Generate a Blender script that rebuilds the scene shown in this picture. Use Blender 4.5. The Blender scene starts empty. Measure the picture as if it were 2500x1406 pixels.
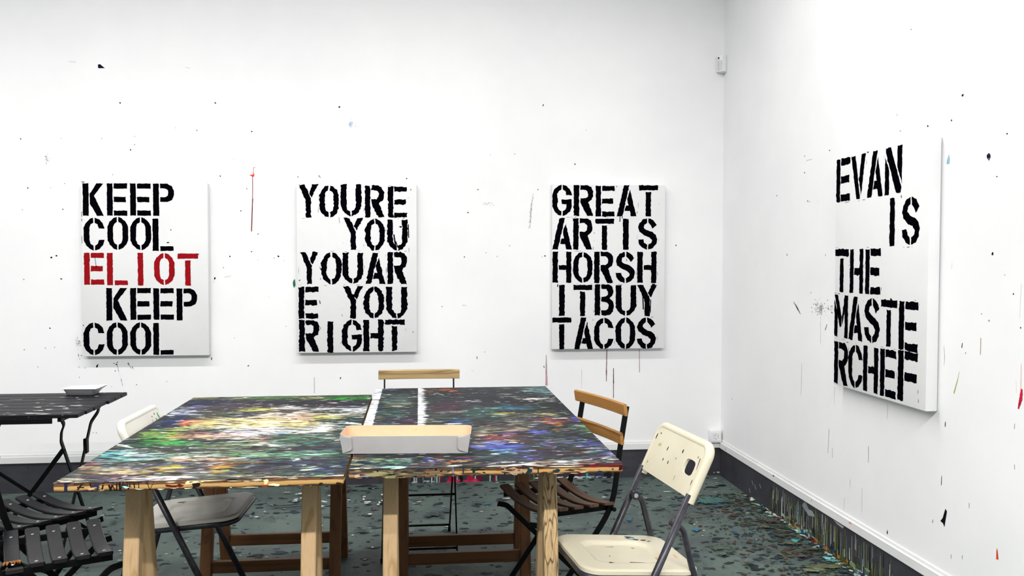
import bpy, bmesh, math, random
import numpy as np
from mathutils import Vector, Matrix
from mathutils.geometry import tessellate_polygon

# ---------------------------------------------------------------- camera, world, lights, exposure
S = bpy.context.scene
COL = S.collection
D, W = 5.1906, 1.8825            # back wall y, right wall x (metres)
CAMH = 1.3483
cam_d = bpy.data.cameras.new('camera'); cam = bpy.data.objects.new('camera', cam_d); COL.objects.link(cam)
yaw, pitch, roll = 0.1078, -0.0324, 0.0014
fw = Vector((math.sin(yaw)*math.cos(pitch), math.cos(yaw)*math.cos(pitch), math.sin(pitch)))
rt0 = Vector((math.cos(yaw), -math.sin(yaw), 0)); up0 = rt0.cross(fw)
rt = math.cos(roll)*rt0 + math.sin(roll)*up0; up = -math.sin(roll)*rt0 + math.cos(roll)*up0
cam.matrix_world = Matrix(((rt.x, up.x, -fw.x, 0), (rt.y, up.y, -fw.y, 0), (rt.z, up.z, -fw.z, CAMH), (0, 0, 0, 1)))
cam_d.sensor_width = 36; cam_d.lens = 2095.9/2500*36; cam_d.clip_start = 0.05
S.camera = cam

wd = bpy.data.worlds.new('room_air'); S.world = wd; wd.use_nodes = True
bg = wd.node_tree.nodes['Background']; bg.inputs[0].default_value = (0.93, 0.96, 1.0, 1); bg.inputs[1].default_value = 0.24

def area(name, loc, size, power, color=(1, 0.985, 0.96)):
    l = bpy.data.lights.new(name, 'AREA'); l.shape = 'RECTANGLE'; l.size, l.size_y = size; l.energy = power; l.color = color
    o = bpy.data.objects.new(name, l); o.location = loc; COL.objects.link(o); return o
CEIL = 3.45
TUBES = [(-1.5, 3.45, 3.31, 112), (-0.85, -0.3, 3.31, 450)]
for i, (x, y, z, p) in enumerate(TUBES):
    area('ceiling_tube_light', (x, y, z), (5.8, 0.09), p)

vs = S.view_settings
S.display_settings.display_device = 'sRGB'
vs.view_transform = 'Standard'; vs.look = 'None'; vs.gamma = 1.0; vs.use_curve_mapping = False
vs.exposure = -0.07

# ---------------------------------------------------------------- small helpers
def lin(h):
    h = h.lstrip('#'); c = [int(h[i:i+2], 16)/255 for i in (0, 2, 4)]
    return tuple((v/12.92 if v <= 0.04045 else ((v+0.055)/1.055)**2.4) for v in c)

def new_mat(name, rough=0.6, metal=0.0, base=(0.8, 0.8, 0.8), spec=0.4):
    m = bpy.data.materials.new(name); m.use_nodes = True
    b = m.node_tree.nodes['Principled BSDF']
    b.inputs['Base Color'].default_value = (*base, 1); b.inputs['Roughness'].default_value = rough
    b.inputs['Metallic'].default_value = metal; b.inputs['Specular IOR Level'].default_value = spec
    return m, m.node_tree, b

def noise_mat(name, c1, c2, scale=(8, 8, 8), detail=6, rough=0.6, metal=0.0, lo=0.3, hi=0.7, bump=0.0, bscale=None, spec=0.4, extra=None):
    m, t, b = new_mat(name, rough, metal, spec=spec)
    n = t.nodes; L = t.links
    tc = n.new('ShaderNodeTexCoord'); mp = n.new('ShaderNodeMapping'); mp.inputs['Scale'].default_value = scale
    nz = n.new('ShaderNodeTexNoise'); nz.inputs['Scale'].default_value = 1.0; nz.inputs['Detail'].default_value = detail; nz.inputs['Roughness'].default_value = 0.6
    cr = n.new('ShaderNodeValToRGB'); cr.color_ramp.elements[0].position = lo; cr.color_ramp.elements[1].position = hi
    cr.color_ramp.elements[0].color = (*lin(c1), 1); cr.color_ramp.elements[1].color = (*lin(c2), 1)
    L.new(tc.outputs['Object'], mp.inputs['Vector']); L.new(mp.outputs[0], nz.inputs['Vector']); L.new(nz.outputs['Fac'], cr.inputs[0])
    out = cr.outputs[0]
    if extra:                                       # a second, finer layer of specks: (colour, scale, threshold)
        c3, sc, th = extra
        n2 = n.new('ShaderNodeTexNoise'); n2.inputs['Scale'].default_value = sc; n2.inputs['Detail'].default_value = 3
        L.new(tc.outputs['Object'], n2.inputs['Vector'])
        r2 = n.new('ShaderNodeValToRGB'); r2.color_ramp.elements[0].position = th; r2.color_ramp.elements[1].position = th+0.06
        L.new(n2.outputs['Fac'], r2.inputs[0])
        mx = n.new('ShaderNodeMix'); mx.data_type = 'RGBA'; mx.inputs['B'].default_value = (*lin(c3), 1)
        L.new(r2.outputs[0], mx.inputs['Factor']); L.new(out, mx.inputs['A']); out = mx.outputs['Result']
    L.new(out, b.inputs['Base Color'])
    if bump:
        bm = n.new('ShaderNodeBump'); bm.inputs['Strength'].default_value = bump; bm.inputs['Distance'].default_value = 0.002
        if bscale:
            n3 = n.new('ShaderNodeTexNoise'); n3.inputs['Scale'].default_value = bscale; n3.inputs['Detail'].default_value = 4
            L.new(tc.outputs['Object'], n3.inputs['Vector']); L.new(n3.outputs['Fac'], bm.inputs['Height'])
        else: L.new(nz.outputs['Fac'], bm.inputs['Height'])
        L.new(bm.outputs[0], b.inputs['Normal'])
    return m

def wood_mat(name, c1, c2, c3, axis='z', grain=1.0, rough=0.55, seed=0.0, run=1.2, wav=0.6):
    """pine or acacia: long wavy growth rings plus fine fibres along the given axis"""
    m, t, b = new_mat(name, rough, spec=0.35); n = t.nodes; L = t.links
    tc = n.new('ShaderNodeTexCoord'); mp = n.new('ShaderNodeMapping')
    sc = {'x': (run, 26, 26), 'y': (26, run, 26), 'z': (26, 26, run)}[axis]
    mp.inputs['Scale'].default_value = sc; mp.inputs['Location'].default_value = (seed, seed*1.7, seed*0.6)
    nz = n.new('ShaderNodeTexNoise'); nz.inputs['Scale'].default_value = 1.0; nz.inputs['Detail'].default_value = 2.0; nz.inputs['Distortion'].default_value = wav
    L.new(tc.outputs['Object'], mp.inputs['Vector']); L.new(mp.outputs[0], nz.inputs['Vector'])
    ml = n.new('ShaderNodeMath'); ml.operation = 'MULTIPLY'; ml.inputs[1].default_value = 9*grain
    fr = n.new('ShaderNodeMath'); fr.operation = 'PINGPONG'; fr.inputs[1].default_value = 1.0
    L.new(nz.outputs['Fac'], ml.inputs[0]); L.new(ml.outputs[0], fr.inputs[0])
    cr = n.new('ShaderNodeValToRGB'); e = cr.color_ramp.elements
    e[0].position = 0.0; e[0].color = (*lin(c1), 1); e[1].position = 0.45; e[1].color = (*lin(c2), 1)
    x = e.new(1.0); x.color = (*lin(c2), 1)
    L.new(fr.outputs[0], cr.inputs[0])
    m2 = n.new('ShaderNodeMapping'); m2.inputs['Scale'].default_value = tuple(v*9 if v > 2 else v*5 for v in sc)
    n2 = n.new('ShaderNodeTexNoise'); n2.inputs['Scale'].default_value = 1.0; n2.inputs['Detail'].default_value = 4
    L.new(tc.outputs['Object'], m2.inputs['Vector']); L.new(m2.outputs[0], n2.inputs['Vector'])
    mx = n.new('ShaderNodeMix'); mx.data_type = 'RGBA'; mx.inputs['B'].default_value = (*lin(c3), 1)
    mr = n.new('ShaderNodeMapRange'); mr.inputs['From Min'].default_value = 0.42; mr.inputs['From Max'].default_value = 0.75; mr.inputs['To Max'].default_value = 0.55
    L.new(n2.outputs['Fac'], mr.inputs['Value']); L.new(mr.outputs[0], mx.inputs['Factor']); L.new(cr.outputs[0], mx.inputs['A'])
    L.new(mx.outputs['Result'], b.inputs['Base Color'])
    return m

def attr_mat(name, rough=0.5, spec=0.4, fine=0.0, bump=0.0):
    """dried paint: the colour each dab carries, with a little fine tooth"""
    m, t, b = new_mat(name, rough, spec=spec); n = t.nodes; L = t.links
    a = n.new('ShaderNodeAttribute'); a.attribute_name = 'paint'
    out = a.outputs['Color']
    tc = n.new('ShaderNodeTexCoord')
    nz = n.new('ShaderNodeTexNoise'); nz.inputs['Scale'].default_value = 260; nz.inputs['Detail'].default_value = 3
    L.new(tc.outputs['Object'], nz.inputs['Vector'])
    if fine:
        mr = n.new('ShaderNodeMapRange'); mr.inputs['From Min'].default_value = 0.3; mr.inputs['From Max'].default_value = 0.7
        mr.inputs['To Min'].default_value = 1-fine; mr.inputs['To Max'].default_value = 1+fine
        L.new(nz.outputs['Fac'], mr.inputs['Value'])
        mx = n.new('ShaderNodeVectorMath'); mx.operation = 'SCALE'
        L.new(out, mx.inputs[0]); L.new(mr.outputs[0], mx.inputs['Scale']); out = mx.outputs[0]
    if bump:
        bm = n.new('ShaderNodeBump'); bm.inputs['Strength'].default_value = bump; bm.inputs['Distance'].default_value = 0.001
        L.new(nz.outputs['Fac'], bm.inputs['Height']); L.new(bm.outputs[0], b.inputs['Normal'])
    L.new(out, b.inputs['Base Color'])
    return m

class MB:
    """collects shapes and links them as ONE mesh object"""
    def __init__(s): s.v = []; s.f = []; s.m = []; s.c = []; s.s = []; s.layer = 0
    def add(s, verts, faces, mat=0, col=(1, 1, 1), smooth=False):
        o = len(s.v); s.v += [tuple(p) for p in verts]; s.c += [(*col, 1.0)]*len(verts)
        for f in faces: s.f.append(tuple(o+i for i in f)); s.m.append(mat); s.s.append(smooth)
    def poly(s, pts3, mat=0, col=(1, 1, 1)):
        tris = tessellate_polygon([[Vector(p) for p in pts3]])
        s.add(pts3, tris, mat, col)
    def box(s, lo, hi, bev=0.0, mat=0, xf=None, seg=1):
        bm = bmesh.new(); bmesh.ops.create_cube(bm, size=1.0)
        c = [(a+b)/2 for a, b in zip(lo, hi)]; d = [b-a for a, b in zip(lo, hi)]
        for v in bm.verts: v.co = Vector((c[0]+v.co.x*d[0], c[1]+v.co.y*d[1], c[2]+v.co.z*d[2]))
        if bev: bmesh.ops.bevel(bm, geom=list(bm.edges), offset=bev, segments=seg, affect='EDGES', profile=0.5)
        if xf: bm.transform(xf)
        bm.verts.index_update()
        s.add([v.co.copy() for v in bm.verts], [[v.index for v in f.verts] for f in bm.faces], mat, smooth=bool(bev and seg > 1)); bm.free()
    def sweep(s, path, prof, side, mat=0, smooth=False, scale=None, cap=True):
        """prof: (a,b) list; a runs along `side`, b along the in-plane normal"""
        P = [Vector(p) for p in path]; side = Vector(side).normalized(); n = len(P); k = len(prof); vs_ = []
        for i in range(n):
            t0 = (P[i]-P[i-1]).normalized() if i else (P[1]-P[0]).normalized()
            t1 = (P[i+1]-P[i]).normalized() if i < n-1 else t0
            t = (t0+t1).normalized(); nn = t.cross(side)
            nn = nn.normalized() if nn.length > 1e-6 else Vector((0, 0, 1)); sd = nn.cross(t)
            mit = 1/max(0.4, t.dot(t1)); sc = scale[i] if scale else 1.0
            for a, b in prof: vs_.append(P[i]+sd*a*sc+nn*b*mit*(scale[i] if scale and k > 8 else 1.0))
        fs = [(i*k+j, i*k+(j+1) % k, (i+1)*k+(j+1) % k, (i+1)*k+j) for i in range(n-1) for j in range(k)]
        s.add(vs_, fs, mat, smooth=smooth)
        if cap:
            o = len(s.v)-n*k
            s.f.append(tuple(o+j for j in reversed(range(k)))); s.m.append(mat); s.s.append(False)
            s.f.append(tuple(o+(n-1)*k+j for j in range(k))); s.m.append(mat); s.s.append(False)
    def bar(s, path, w, t, side, mat=0, ch=0.0015):
        a, b = w/2, t/2
        s.sweep(path, [(-a+ch, -b), (a-ch, -b), (a, -b+ch), (a, b-ch), (a-ch, b), (-a+ch, b), (-a, b-ch), (-a, -b+ch)], side, mat)
    def tube(s, path, r, n=12, mat=0):
        P = [Vector(p) for p in path]; n_ = len(P); vs_ = []
        ref = None
        for i in range(n_):
            t0 = (P[i]-P[i-1]).normalized() if i else (P[1]-P[0]).normalized()
            t1 = (P[i+1]-P[i]).normalized() if i < n_-1 else t0
            t = (t0+t1).normalized()
            if ref is None: ref = t.orthogonal().normalized()
            ref = (ref-t*ref.dot(t)).normalized(); q = t.cross(ref); mit = 1/max(0.5, t.dot(t1))
            rr = r[i] if isinstance(r, (list, tuple)) else r
            for j in range(n):
                a = 2*math.pi*j/n; vs_.append(P[i]+(ref*math.cos(a)+q*math.sin(a))*rr*(mit if i not in (0, n_-1) else 1))
        fs = [(i*n+j, i*n+(j+1) % n, (i+1)*n+(j+1) % n, (i+1)*n+j) for i in range(n_-1) for j in range(n)]
        s.add(vs_, fs, mat, smooth=True); o = len(s.v)-n_*n
        s.f.append(tuple(o+j for j in reversed(range(n)))); s.m.append(mat); s.s.append(False)
        s.f.append(tuple(o+(n_-1)*n+j for j in range(n))); s.m.append(mat); s.s.append(False)
    def build(s, name, mats, parent=None, loc=None, rotz=0.0, sharp=None):
        me = bpy.data.meshes.new(name); me.from_pydata(s.v, [], s.f)
        for m in (mats if isinstance(mats, (list, tuple)) else [mats]): me.materials.append(m)
        me.polygons.foreach_set('material_index', s.m); me.polygons.foreach_set('use_smooth', s.s)
        a = me.attributes.new('paint', 'FLOAT_COLOR', 'POINT'); a.data.foreach_set('color', np.array(s.c, dtype=np.float32).ravel())
        if sharp: me.set_sharp_from_angle(angle=math.radians(sharp))
        me.update(); me.validate()
        o = bpy.data.objects.new(name, me); COL.objects.link(o)
        if parent: o.parent = parent
        if loc is not None: o.location = loc
        o.rotation_euler[2] = rotz
        return o

def thing(name, label, cat, loc=(0, 0, 0), rotz=0.0, group=None):
    o = bpy.data.objects.new(name, None); o.empty_display_size = 0.1; COL.objects.link(o)
    o.location = loc; o.rotation_euler = (0, 0, rotz); o['label'] = label; o['category'] = cat
    if group: o['group'] = group
    return o
def struct(o): o['kind'] = 'structure'; return o

def rounded(path, r, n=5):
    """round the inner corners of a polyline"""
    P = [Vector(p) for p in path]; out = [P[0]]
    for i in range(1, len(P)-1):
        a = P[i-1]-P[i]; b = P[i+1]-P[i]; q = min(r, a.length*0.45, b.length*0.45)
        A = P[i]+a.normalized()*q; B = P[i]+b.normalized()*q
        for k in range(n+1):
            u = k/n; out.append(A*(1-u)**2+P[i]*2*u*(1-u)+B*u*u)
    out.append(P[-1]); return out

def blob(rnd, n=12, wob=0.25):
    ph = [rnd.uniform(0, 6.28) for _ in range(3)]
    return [(math.cos(2*math.pi*i/n)*(1+wob*math.sin(2*2*math.pi*i/n+ph[0])*0.6+wob*0.6*math.sin(3*2*math.pi*i/n+ph[1])),
             math.sin(2*math.pi*i/n)*(1+wob*math.sin(2*2*math.pi*i/n+ph[2])*0.6)) for i in range(n)]

def marks(mb, data, to3, mat, seed=1, off=0.0006, wob=0.3):
    """flat stains of dried paint lying on a surface: dabs, streaks and outlines"""
    rnd = random.Random(seed)
    for m in data:
        mb.layer += 1; o = off+mb.layer*1.5e-6
        if m[0] == 'd':
            _, u, v, ru, rv, c = m; pts = [(u+a*ru, v+b*rv) for a, b in blob(rnd, 12 if ru < 0.01 else 28, wob)]
        elif m[0] == 's':
            _, u0, v0, u1, v1, w0, w1, c = m; dx, dy = u1-u0, v1-v0; l = math.hypot(dx, dy) or 1e-6; nx, ny = -dy/l, dx/l
            k = 6; A = []; B = []
            for i in range(k+1):
                q = i/k; w = (w0+(w1-w0)*q)*(0.85+0.3*rnd.random()); j = (rnd.random()-0.5)*0.25*w
                A.append((u0+dx*q+nx*(w+j), v0+dy*q+ny*(w+j))); B.append((u0+dx*q-nx*(w-j), v0+dy*q-ny*(w-j)))
            pts = A+B[::-1]
        elif m[0] == 'c':                                  # a worn patch: many small dabs of nearly one colour
            _, u, v, ru, rv, c = m; base = 0.6*np.array(lin(c))+0.4*np.array((0.075, 0.09, 0.086)); nn = int(min(170, 40+ru*rv*22000))
            for _i in range(nn):
                a_, q_ = rnd.uniform(0, 6.283), abs(rnd.gauss(0, 0.55)); s_ = rnd.uniform(0.05, 0.20)*max(0.3, 1.1-0.6*q_)
                mb.layer += 1; uu, vv = u+math.cos(a_)*q_*ru, v+math.sin(a_)*q_*rv
                mb.poly([to3(uu+x_*ru*s_*1.3, vv+y_*rv*s_, off+mb.layer*1.5e-6) for x_, y_ in blob(rnd, 10, wob)], mat, tuple(np.clip(base*rnd.uniform(0.6, 1.3), 0, 1)))
            continue
        else: _, pts, c = m
        mb.poly([to3(u, v, o) for u, v in pts], mat, lin(c) if isinstance(c, str) else c)
MARKS_B = [
('p',[(-1.83,2.466),(-1.817,2.469),(-1.806,2.459),(-1.791,2.447),(-1.828,2.445)],'0c1024'),('d',-1.967,2.478,0.025,0.004,'d9d9dd'),
('d',-1.71,2.25,0.004,0.004,'0b0b12'),('d',-1.178,2.261,0.004,0.005,'0b0b12'),('d',-1.284,2.101,0.003,0.003,'0b0b12'),
('d',-2.256,2.035,0.004,0.003,'0b0b12'),('d',-1.656,1.982,0.004,0.004,'0b0b12'),('d',-1.756,1.838,0.002,0.003,'0b0b12'),
('d',-1.154,1.837,0.004,0.004,'0b0b12'),('d',-0.467,2.252,0.005,0.005,'0b0b12'),('d',-0.973,2.099,0.004,0.004,'0b0b12'),
('d',-1.004,1.765,0.003,0.003,'0b0b12'),('d',-1.039,1.635,0.003,0.004,'0b0b12'),('d',-0.71,1.837,0.003,0.003,'0b0b12'),
('d',-0.587,1.844,0.003,0.004,'0b0b12'),('d',-0.581,1.837,0.003,0.003,'0b0b12'),('d',-0.073,1.835,0.004,0.004,'0b0b12'),
('d',-0.98,1.396,0.004,0.003,'0b0b12'),('d',-1.104,1.368,0.004,0.004,'0b0b12'),('d',-0.826,1.369,0.005,0.005,'0b0b12'),
('d',-1.141,1.302,0.002,0.003,'0b0b12'),('d',0.947,1.934,0.004,0.004,'0b0b12'),('d',0.354,1.773,0.004,0.003,'0b0b12'),
('d',0.719,1.778,0.004,0.003,'0b0b12'),('d',0.294,1.635,0.004,0.004,'0b0b12'),('d',0.272,1.367,0.003,0.004,'0b0b12'),
('d',0.764,1.374,0.004,0.005,'0b0b12'),('d',0.747,1.369,0.002,0.002,'0b0b12'),('d',1.584,1.442,0.004,0.004,'0b0b12'),
('d',0.137,1.068,0.003,0.003,'0b0b12'),('d',-2.222,1.757,0.004,0.004,'0b0b12'),('d',-2.098,1.759,0.002,0.002,'0b0b12'),
('d',-2.021,1.784,0.003,0.002,'0b0b12'),('d',-2.033,1.637,0.003,0.004,'0b0b12'),('d',-2.1,1.36,0.005,0.005,'0b0b12'),
('d',-2.072,1.37,0.005,0.004,'0b0b12'),('d',-2.048,1.237,0.005,0.004,'0b0b12'),('d',-2.114,0.953,0.004,0.004,'0b0b12'),
('d',0.403,1.393,0.003,0.002,'0b0b12'),('d',0.471,1.371,0.002,0.003,'0b0b12'),('d',-1.757,0.702,0.003,0.003,'0b0b12'),
('d',-1.639,0.62,0.003,0.002,'0b0b12'),('d',-1.004,0.723,0.004,0.004,'0b0b12'),('d',-1.763,0.746,0.003,0.003,'0b0b12'),
('d',-1.744,0.753,0.003,0.003,'0b0b12'),('d',-1.751,0.739,0.003,0.004,'0b0b12'),('d',-1.684,0.745,0.003,0.004,'0b0b12'),
('d',-1.681,0.738,0.003,0.003,'0b0b12'),('d',-1.66,0.721,0.003,0.003,'0b0b12'),('d',-1.632,2.06,0.002,0.003,'8a8a8e'),
('d',-1.633,2.012,0.003,0.004,'8a8a8e'),('d',-1.814,2.045,0.003,0.003,'8a8a8e'),('d',-2.036,2.041,0.002,0.002,'8a8a8e'),
('d',-2.253,1.632,0.0032,0.003,'8a8a8e'),('d',-2.252,1.234,0.004,0.003,'8a8a8e'),('d',-2.256,0.83,0.003,0.004,'8a8a8e'),
('d',-0.785,0.955,0.002,0.003,'8a8a8e'),('d',0.547,1.435,0.003,0.003,'8a8a8e'),('d',0.395,0.79,0.003,0.003,'8a8a8e'),
('d',-1.468,0.636,0.002,0.003,'8a8a8e'),('d',-1.403,2.113,0.002,0.003,'8a8a8e'),('d',-0.851,1.359,0.003,0.003,'8a8a8e'),
('d',-0.795,1.344,0.002,0.002,'8a8a8e'),('d',-0.944,1.349,0.002,0.002,'8a8a8e'),('d',-0.884,1.129,0.002,0.002,'8a8a8e'),
('d',-1.082,0.888,0.003,0.002,'8a8a8e'),('d',-1.884,0.343,0.002,0.003,'8a8a8e'),('d',-1.866,0.342,0.003,0.003,'8a8a8e'),
('d',0.319,0.677,0.002,0.002,'8a8a8e'),('d',0.428,1.984,0.002,0.003,'8a8a8e'),('d',0.577,1.991,0.003,0.003,'8a8a8e'),
('d',1.015,2.142,0.002,0.003,'8a8a8e'),('d',-2.141,0.838,0.003,0.003,'8a8a8e'),('d',-2.09,0.842,0.003,0.003,'8a8a8e'),
('d',-2.183,0.73,0.003,0.003,'8a8a8e'),('d',-1.077,1.938,0.002,0.002,'8a8a8e'),('d',-2.124,1.937,0.003,0.003,'70718a'),
('d',-2.119,1.935,0.002,0.002,'8f90a0'),('d',-2.124,1.944,0.001,0.002,'b8b8c4'),('d',-2.107,1.932,0.001,0.001,'8f90a0'),
('d',-2.107,1.923,0.001,0.002,'b8b8c4'),('d',-2.105,1.906,0.001,0.001,'70718a'),('d',-2.118,1.921,0.003,0.002,'8f90a0'),
('d',-2.112,1.916,0.003,0.003,'8f90a0'),('d',-2.119,1.895,0.002,0.003,'70718a'),('d',-2.117,1.929,0.002,0.003,'8f90a0'),
('d',-2.095,1.929,0.002,0.002,'b8b8c4'),('d',-2.132,1.909,0.002,0.001,'b8b8c4'),('d',-2.117,1.908,0.001,0.001,'70718a'),
('d',-2.114,1.928,0.002,0.002,'b8b8c4'),('d',-2.121,1.922,0.002,0.002,'70718a'),('d',-2.11,1.915,0.0022,0.002,'70718a'),
('d',-2.119,1.914,0.002,0.002,'b8b8c4'),('d',-2.121,1.912,0.001,0.001,'8f90a0'),('d',-2.116,1.939,0.002,0.003,'8f90a0'),
('d',-2.112,1.95,0.002,0.002,'b8b8c4'),('d',-2.132,1.925,0.001,0.001,'b8b8c4'),('d',-2.102,1.911,0.002,0.002,'b8b8c4'),
('d',-2.092,1.917,0.001,0.001,'b8b8c4'),('d',-2.122,1.924,0.002,0.001,'b8b8c4'),('d',-2.103,1.93,0.001,0.001,'b8b8c4'),
('d',-2.119,1.904,0.002,0.002,'70718a'),('d',-0.4,2.151,0.012,0.02,'c9d2e2'),('d',-0.405,2.153,0.006,0.012,'a9b4cc'),
('d',-0.388,2.189,0.001,0.002,'b4bed4'),('d',-0.374,2.14,0.003,0.002,'b4bed4'),('d',-0.394,2.146,0.002,0.003,'b4bed4'),
('d',-0.395,2.162,0.002,0.001,'b4bed4'),('d',-0.38,2.142,0.001,0.002,'b4bed4'),('d',-0.382,2.15,0.001,0.001,'b4bed4'),
('d',-0.397,2.18,0.002,0.002,'b4bed4'),('d',-0.399,2.156,0.002,0.002,'b4bed4'),('d',-0.389,2.132,0.001,0.002,'b4bed4'),
('d',-0.365,2.138,0.002,0.003,'b4bed4'),('d',-0.39,2.153,0.002,0.002,'b4bed4'),('d',-0.399,2.164,0.002,0.001,'b4bed4'),
('d',-0.396,2.147,0.002,0.002,'b4bed4'),('d',-0.376,2.153,0.002,0.002,'b4bed4'),('s',-1.345,2.462,-1.319,2.458,0.0012,0.0015,'c4c4c8'),
('s',-0.954,1.891,-0.964,1.889,0.001,0.0012,'a8503c'),('s',-0.964,1.889,-0.966,1.846,0.0012,0.0016,'c0584a'),
('p',[(-0.989,1.845),(-0.968,1.849),(-0.96,1.855),(-0.961,1.839),(-0.968,1.833),(-0.975,1.838)],'e8452c'),
('s',-0.97,1.837,-0.971,1.705,0.0018,0.0019,'8a3a30'),('s',-0.971,1.705,-0.979,1.515,0.0029,0.0027,'7a3a34'),
('s',-0.946,1.495,-0.938,1.504,0.0012,0.0018,'0b0b12'),('s',-1.189,1.245,-1.193,1.233,0.0045,0.003,'0b0b12'),
('s',-1.195,1.229,-1.197,1.212,0.001,0.001,'c4c4c8'),('s',-1.135,1.246,-1.097,1.254,0.0016,0.0008,'c8b49a'),('d',-0.735,1.209,0.007,0.027,'3f7f62'),
('d',-0.736,1.209,0.003,0.017,'1f5a40'),('s',-1.212,0.773,-1.216,0.759,0.0026,0.002,'0b0b12'),('s',0.752,2.293,0.747,2.28,0.003,0.0015,'0b0b12'),
('d',0.409,1.686,0.001,0.002,'9a9a9e'),('d',0.418,1.693,0.001,0.002,'55555a'),('d',0.395,1.681,0.002,0.001,'9a9a9e'),
('d',0.44,1.689,0.003,0.002,'9a9a9e'),('d',0.411,1.688,0.001,0.002,'9a9a9e'),('d',0.411,1.683,0.002,0.001,'9a9a9e'),
('d',0.396,1.694,0.002,0.002,'9a9a9e'),('d',0.429,1.678,0.002,0.001,'9a9a9e'),('d',0.392,1.688,0.001,0.001,'9a9a9e'),
('d',0.387,1.686,0.002,0.002,'9a9a9e'),('d',0.417,1.695,0.002,0.002,'9a9a9e'),('d',0.38,1.691,0.001,0.001,'55555a'),
('d',0.392,1.691,0.001,0.001,'55555a'),('d',0.432,1.686,0.001,0.001,'55555a'),('d',0.448,1.679,0.002,0.002,'55555a'),
('d',0.398,1.681,0.001,0.001,'55555a'),('d',0.414,1.688,0.001,0.002,'9a9a9e'),('d',0.431,1.694,0.002,0.002,'55555a'),
('d',0.408,1.683,0.002,0.001,'9a9a9e'),('d',0.421,1.693,0.002,0.002,'9a9a9e'),('d',0.423,1.683,0.001,0.001,'55555a'),
('d',0.401,1.691,0.002,0.002,'55555a'),('s',0.676,1.663,0.675,1.656,0.0006,0.0005,'a0a0a2'),('s',0.68,1.617,0.68,1.606,0.0009,0.0008,'a0a0a2'),
('s',0.681,1.655,0.681,1.647,0.0009,0.0008,'45454a'),('s',0.678,1.664,0.677,1.652,0.0009,0.0008,'6a6a6c'),
('s',0.674,1.623,0.674,1.616,0.0009,0.0008,'a0a0a2'),('s',0.693,1.731,0.693,1.719,0.0009,0.0008,'a0a0a2'),
('s',0.676,1.643,0.675,1.639,0.0009,0.0008,'45454a'),('s',0.672,1.555,0.671,1.55,0.0009,0.0008,'6a6a6c'),
('s',0.672,1.589,0.671,1.581,0.0009,0.0008,'a0a0a2'),('s',0.681,1.689,0.68,1.682,0.0006,0.0005,'6a6a6c'),
('s',0.681,1.689,0.68,1.676,0.0006,0.0005,'a0a0a2'),('s',0.679,1.643,0.678,1.63,0.0006,0.0005,'45454a'),
('s',0.67,1.614,0.669,1.611,0.0009,0.0008,'6a6a6c'),('s',0.677,1.679,0.676,1.671,0.0009,0.0008,'a0a0a2'),
('s',0.675,1.62,0.674,1.614,0.0006,0.0005,'45454a'),('s',0.672,1.596,0.671,1.587,0.0006,0.0005,'6a6a6c'),
('s',0.681,1.734,0.68,1.73,0.0006,0.0005,'45454a'),('s',0.674,1.633,0.674,1.63,0.0009,0.0008,'a0a0a2'),
('s',0.672,1.624,0.671,1.615,0.0009,0.0008,'a0a0a2'),('s',0.67,1.646,0.669,1.637,0.0009,0.0008,'45454a'),
('s',0.68,1.698,0.679,1.695,0.0009,0.0008,'6a6a6c'),('s',0.679,1.605,0.678,1.598,0.0006,0.0005,'a0a0a2'),
('s',0.672,1.614,0.671,1.61,0.0006,0.0005,'45454a'),('s',0.676,1.632,0.676,1.625,0.0009,0.0008,'a0a0a2'),
('s',0.673,1.634,0.672,1.631,0.0006,0.0005,'45454a'),('s',0.683,1.692,0.682,1.681,0.0006,0.0005,'6a6a6c'),
('s',0.679,1.611,0.678,1.599,0.0006,0.0005,'a0a0a2'),('s',0.674,1.604,0.673,1.601,0.0006,0.0005,'6a6a6c'),
('s',0.677,1.694,0.676,1.684,0.0006,0.0005,'6a6a6c'),('s',0.662,1.549,0.662,1.54,0.0009,0.0008,'a0a0a2'),
('s',0.68,1.707,0.68,1.703,0.0009,0.0008,'45454a'),('s',0.68,1.695,0.679,1.687,0.0006,0.0005,'45454a'),
('s',0.68,1.664,0.679,1.656,0.0006,0.0005,'45454a'),('s',0.679,1.66,0.678,1.652,0.0006,0.0005,'6a6a6c'),
('s',0.676,1.654,0.675,1.647,0.0009,0.0008,'45454a'),('s',0.683,1.665,0.682,1.662,0.0006,0.0005,'45454a'),
('s',0.676,1.68,0.675,1.674,0.0009,0.0008,'45454a'),('s',0.674,1.632,0.673,1.627,0.0006,0.0005,'6a6a6c'),
('s',0.676,1.632,0.675,1.624,0.0006,0.0005,'6a6a6c'),('s',0.676,1.584,0.676,1.573,0.0009,0.0008,'a0a0a2'),
('s',0.675,1.597,0.674,1.588,0.0006,0.0005,'6a6a6c'),('s',0.68,1.628,0.679,1.625,0.0006,0.0005,'6a6a6c'),
('s',0.674,1.64,0.673,1.633,0.0006,0.0005,'a0a0a2'),('s',0.684,1.715,0.684,1.707,0.0009,0.0008,'45454a'),
('s',0.674,1.599,0.674,1.587,0.0009,0.0008,'45454a'),('s',0.672,1.586,0.671,1.576,0.0009,0.0008,'6a6a6c'),
('s',0.666,1.553,0.665,1.549,0.0006,0.0005,'45454a'),('s',0.674,1.664,0.673,1.654,0.0006,0.0005,'a0a0a2'),
('s',0.677,1.672,0.677,1.666,0.0009,0.0008,'6a6a6c'),('s',0.671,1.6,0.67,1.594,0.0006,0.0005,'a0a0a2'),
('s',0.666,1.585,0.665,1.577,0.0009,0.0008,'45454a'),('s',0.671,1.549,0.67,1.545,0.0006,0.0005,'6a6a6c'),
('s',0.679,1.661,0.678,1.656,0.0009,0.0008,'6a6a6c'),('s',0.677,1.643,0.677,1.631,0.0009,0.0008,'45454a'),
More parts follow.
